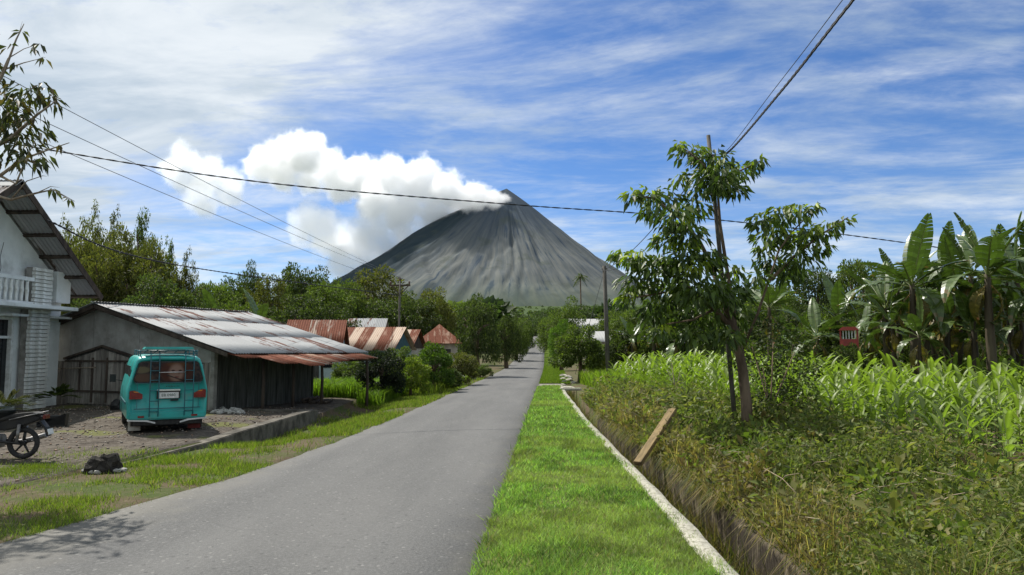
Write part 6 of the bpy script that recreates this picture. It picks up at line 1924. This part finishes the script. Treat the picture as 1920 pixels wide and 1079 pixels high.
def plant_geo(seed, nl=9):
    rs = random.Random(seed); spec = []
    for k in range(nl):
        u = k / (nl - 1)
        spec.append((0 if u > .75 else rs.choice((0, 1)) if u > .4 else rs.choice((1, 2)), .12 + .85 * u, k * math.pi + rs.uniform(-.5, .5) + seed, .55 * u + rs.uniform(-.1, .2), rs.uniform(.75, 1.15) * (1 - .25 * abs(u - .5))))
    return spec
SPECS = [plant_geo(k) for k in range(5)]
def joined(spec):
    V, Fs, C = [], [], []; off = 0
    for (mi, hz, rz, tl, s) in spec:
        v, f, c = MLV[mi]
        M4 = (Matrix.Rotation(rz, 3, 'Z') @ Matrix.Rotation(tl, 3, 'X'))
        vv = (np.array(M4) @ (v * s).T).T + np.array([0, 0, hz])
        V.append(vv); Fs.append(f + off); C.append(c); off += len(v)
    st = np.array([(-.012, 0, 0), (.012, 0, 0), (.006, 0, 1.0), (-.006, 0, 1.0), (0, -.012, 0), (0, .012, 0), (0, .006, 1.0), (0, -.006, 1.0)])
    V.append(st); Fs.append(np.array([[0, 1, 2, 3], [4, 5, 6, 7]]) + off); C.append(np.tile(np.array([.11, .15, .04]), (8, 1)))
    return np.concatenate(V), np.concatenate(Fs), np.concatenate(C)
JG = [joined(s) for s in SPECS]
JM = [npmesh('maize_plant', v, f, c, [MAT['maize']], smooth=True) for v, f, c in JG]
rng = np.random.default_rng(99)
pts = []
for yy in np.arange(7.6, 34, .40):
    xe_ = float(field_edge(yy)); xr = min(xe_ + 16, yy * .78 + 1.5) if yy < 21 else xe_ + np.interp(yy, [21, 24, 34], [9, 6, 3])
    for xx in np.arange(xe_, xr, .36):
        pts.append((xx + rng.normal() * .10, yy + rng.normal() * .10))
pts = np.array(pts)
pts = pts[(pts[:, 0] / pts[:, 1]) < .72]
pts = pts[~((np.abs(pts[:, 0] - 3.6) < .9) & (np.abs(pts[:, 1] - 13.3) < 1.0))]
order = np.argsort(pts[:, 1] + .35 * np.abs(pts[:, 0] - 7))
pts = pts[order]
hts = np.interp(pts[:, 1], [7.5, 10, 14, 19, 30], [.50, .58, .72, .86, .92]) * rng.uniform(.75, 1.2, len(pts))
gm = 'maize plants in the field'
LMZ = 'green maize plant with arching leaves in the field beside the ditch bank'
for i in range(min(300, len(pts))):
    x_, y_ = pts[i]; s = hts[i]; k = i % 5
    z_ = h1(x_, y_) - .02
    if i < 70:
        r_ = empty('maize_plant', (x_, y_, z_), rng.uniform(0, 6.28), s); tag(r_, LMZ, 'maize', gm)
        link('stalk', MST, r_)
        for (mi, hz, rz, tl, sc_) in SPECS[k]: link('leaf', ML[mi], r_, (0, 0, hz), (tl, 0, rz), sc_)
    else:
        o = link('maize_plant', JM[k], None, (x_, y_, z_), (0, 0, rng.uniform(0, 6.28)), s); tag(o, LMZ, 'maize', gm)
V, Fs, C = [], [], []; off = 0
for i in range(300, len(pts)):
    v, f, c = JG[i % 5]; a = rng.uniform(0, 6.28); ca, sa = math.cos(a), math.sin(a); s = hts[i]
    vv = np.stack([v[:, 0] * ca - v[:, 1] * sa, v[:, 0] * sa + v[:, 1] * ca, v[:, 2]], 1) * s + np.array([pts[i, 0], pts[i, 1], h1(*pts[i]) - .02])
    V.append(vv); Fs.append(f + off); C.append(c * rng.uniform(.8, 1.15)); off += len(v)
o = link('maize_crop', npmesh('maize_crop', np.concatenate(V), np.concatenate(Fs), np.concatenate(C), [MAT['maize']], smooth=True)); tag(o, 'far part of the maize field reaching back to the banana plants', 'maize', kind='stuff')

# plants by the white house
def frond_plant(label, loc, nf, L, seed, pal, pot=True, wd=.05):
    root = empty('potted_plant', loc); tag(root, label, 'plant')
    rg = np.random.default_rng(seed)
    if pot:
        b = MB(); b.tube([(0, 0, 0), (0, 0, .3), (0, 0, .34)], [.14, .19, .2], 12); b.build('pot', MAT['black_plastic'], root)
    Pp, Dd, Nn = [], [], []
    for k in range(nf):
        a = rg.uniform(0, 6.28); el = rg.uniform(.3, 1.3)
        d = np.array([math.cos(a) * math.cos(el), math.sin(a) * math.cos(el), math.sin(el)])
        for u in np.linspace(.25, 1, 11):
            c_ = d * u * L + np.array([0, 0, .32 - .45 * L * u * u])
            for s in (-1, 1):
                Pp.append(c_); Dd.append(np.cross(d, [0, 0, 1]) * s + d * .7 + np.array([0, 0, -.15]))
    Pp, Dd = np.array(Pp), np.array(Dd); n = len(Pp)
    V, Fs = leaf_geo(Pp, Dd, rdir(n, rg) * .3 + np.array([0, 0, 1.]), np.full(n, .16), np.full(n, wd))
    link('foliage', npmesh('foliage', V, Fs, np.repeat(palette(n, pal, rg), 4, 0), [MAT['leaf']]), root)
q = on(8, 800, .1)
frond_plant('potted palm with pale fronds before the white house window', (q.x, q.y, .1), 12, .75, 4, [(.20, .19, .07), (.12, .13, .04), (.28, .25, .12)])
q = on(104, 772, .1)
frond_plant('dark leafy plant growing at the corner of the white house', (q.x, q.y, .1), 14, .6, 6, PAL['dark'], False, .07)

# loose gravel and litter of pebbles on the yard
rng = np.random.default_rng(55)
n = 5200
x = rng.uniform(-15, -5.2, n); y = rng.uniform(6.3, 21, n); keep = (x < xe(y) - .05) & (rng.random(n) < .25 + .75 * (fbm(x * .8, y * .8, 3, 17) > .47)); x, y = x[keep], y[keep]; n = len(x)
oc = np.array([(1, 0, 0), (-1, 0, 0), (0, 1, 0), (0, -1, 0), (0, 0, .7), (0, 0, -.7)], float); of = np.array([(0, 2, 4), (2, 1, 4), (1, 3, 4), (3, 0, 4), (2, 0, 5), (1, 2, 5), (3, 1, 5), (0, 3, 5)])
s = rng.uniform(.008, .032, n) ** 1.0
V = (oc[None] * s[:, None, None] * rng.uniform(.6, 1.4, (n, 6, 1))); a = rng.uniform(0, 6.28, n)
V = np.stack([V[..., 0] * np.cos(a)[:, None] - V[..., 1] * np.sin(a)[:, None], V[..., 0] * np.sin(a)[:, None] + V[..., 1] * np.cos(a)[:, None], V[..., 2]], -1) + np.stack([x, y, H(x, y) + s * .3], 1)[:, None]
Fs = (of[None] + (np.arange(n) * 6)[:, None, None]).reshape(-1, 3)
pm_, nt_, out_ = new_mat('pebble_mat'); t_ = NT(nt_)
nt_.links.new(t_.n('ShaderNodeBsdfPrincipled', {'Base Color': t_.n('ShaderNodeVertexColor', layer_name='Col').outputs[0], 'Roughness': .9, 'Specular IOR Level': .15}).outputs[0], out_.inputs[0])
C = np.repeat(palette(n, [(.20, .17, .14), (.30, .27, .23), (.13, .11, .09), (.24, .17, .12)], rng), 6, 0)
o = link('gravel', npmesh('gravel', V.reshape(-1, 3), Fs, C, [pm_])); tag(o, 'loose gravel scattered over the dirt yard', 'gravel', kind='stuff')
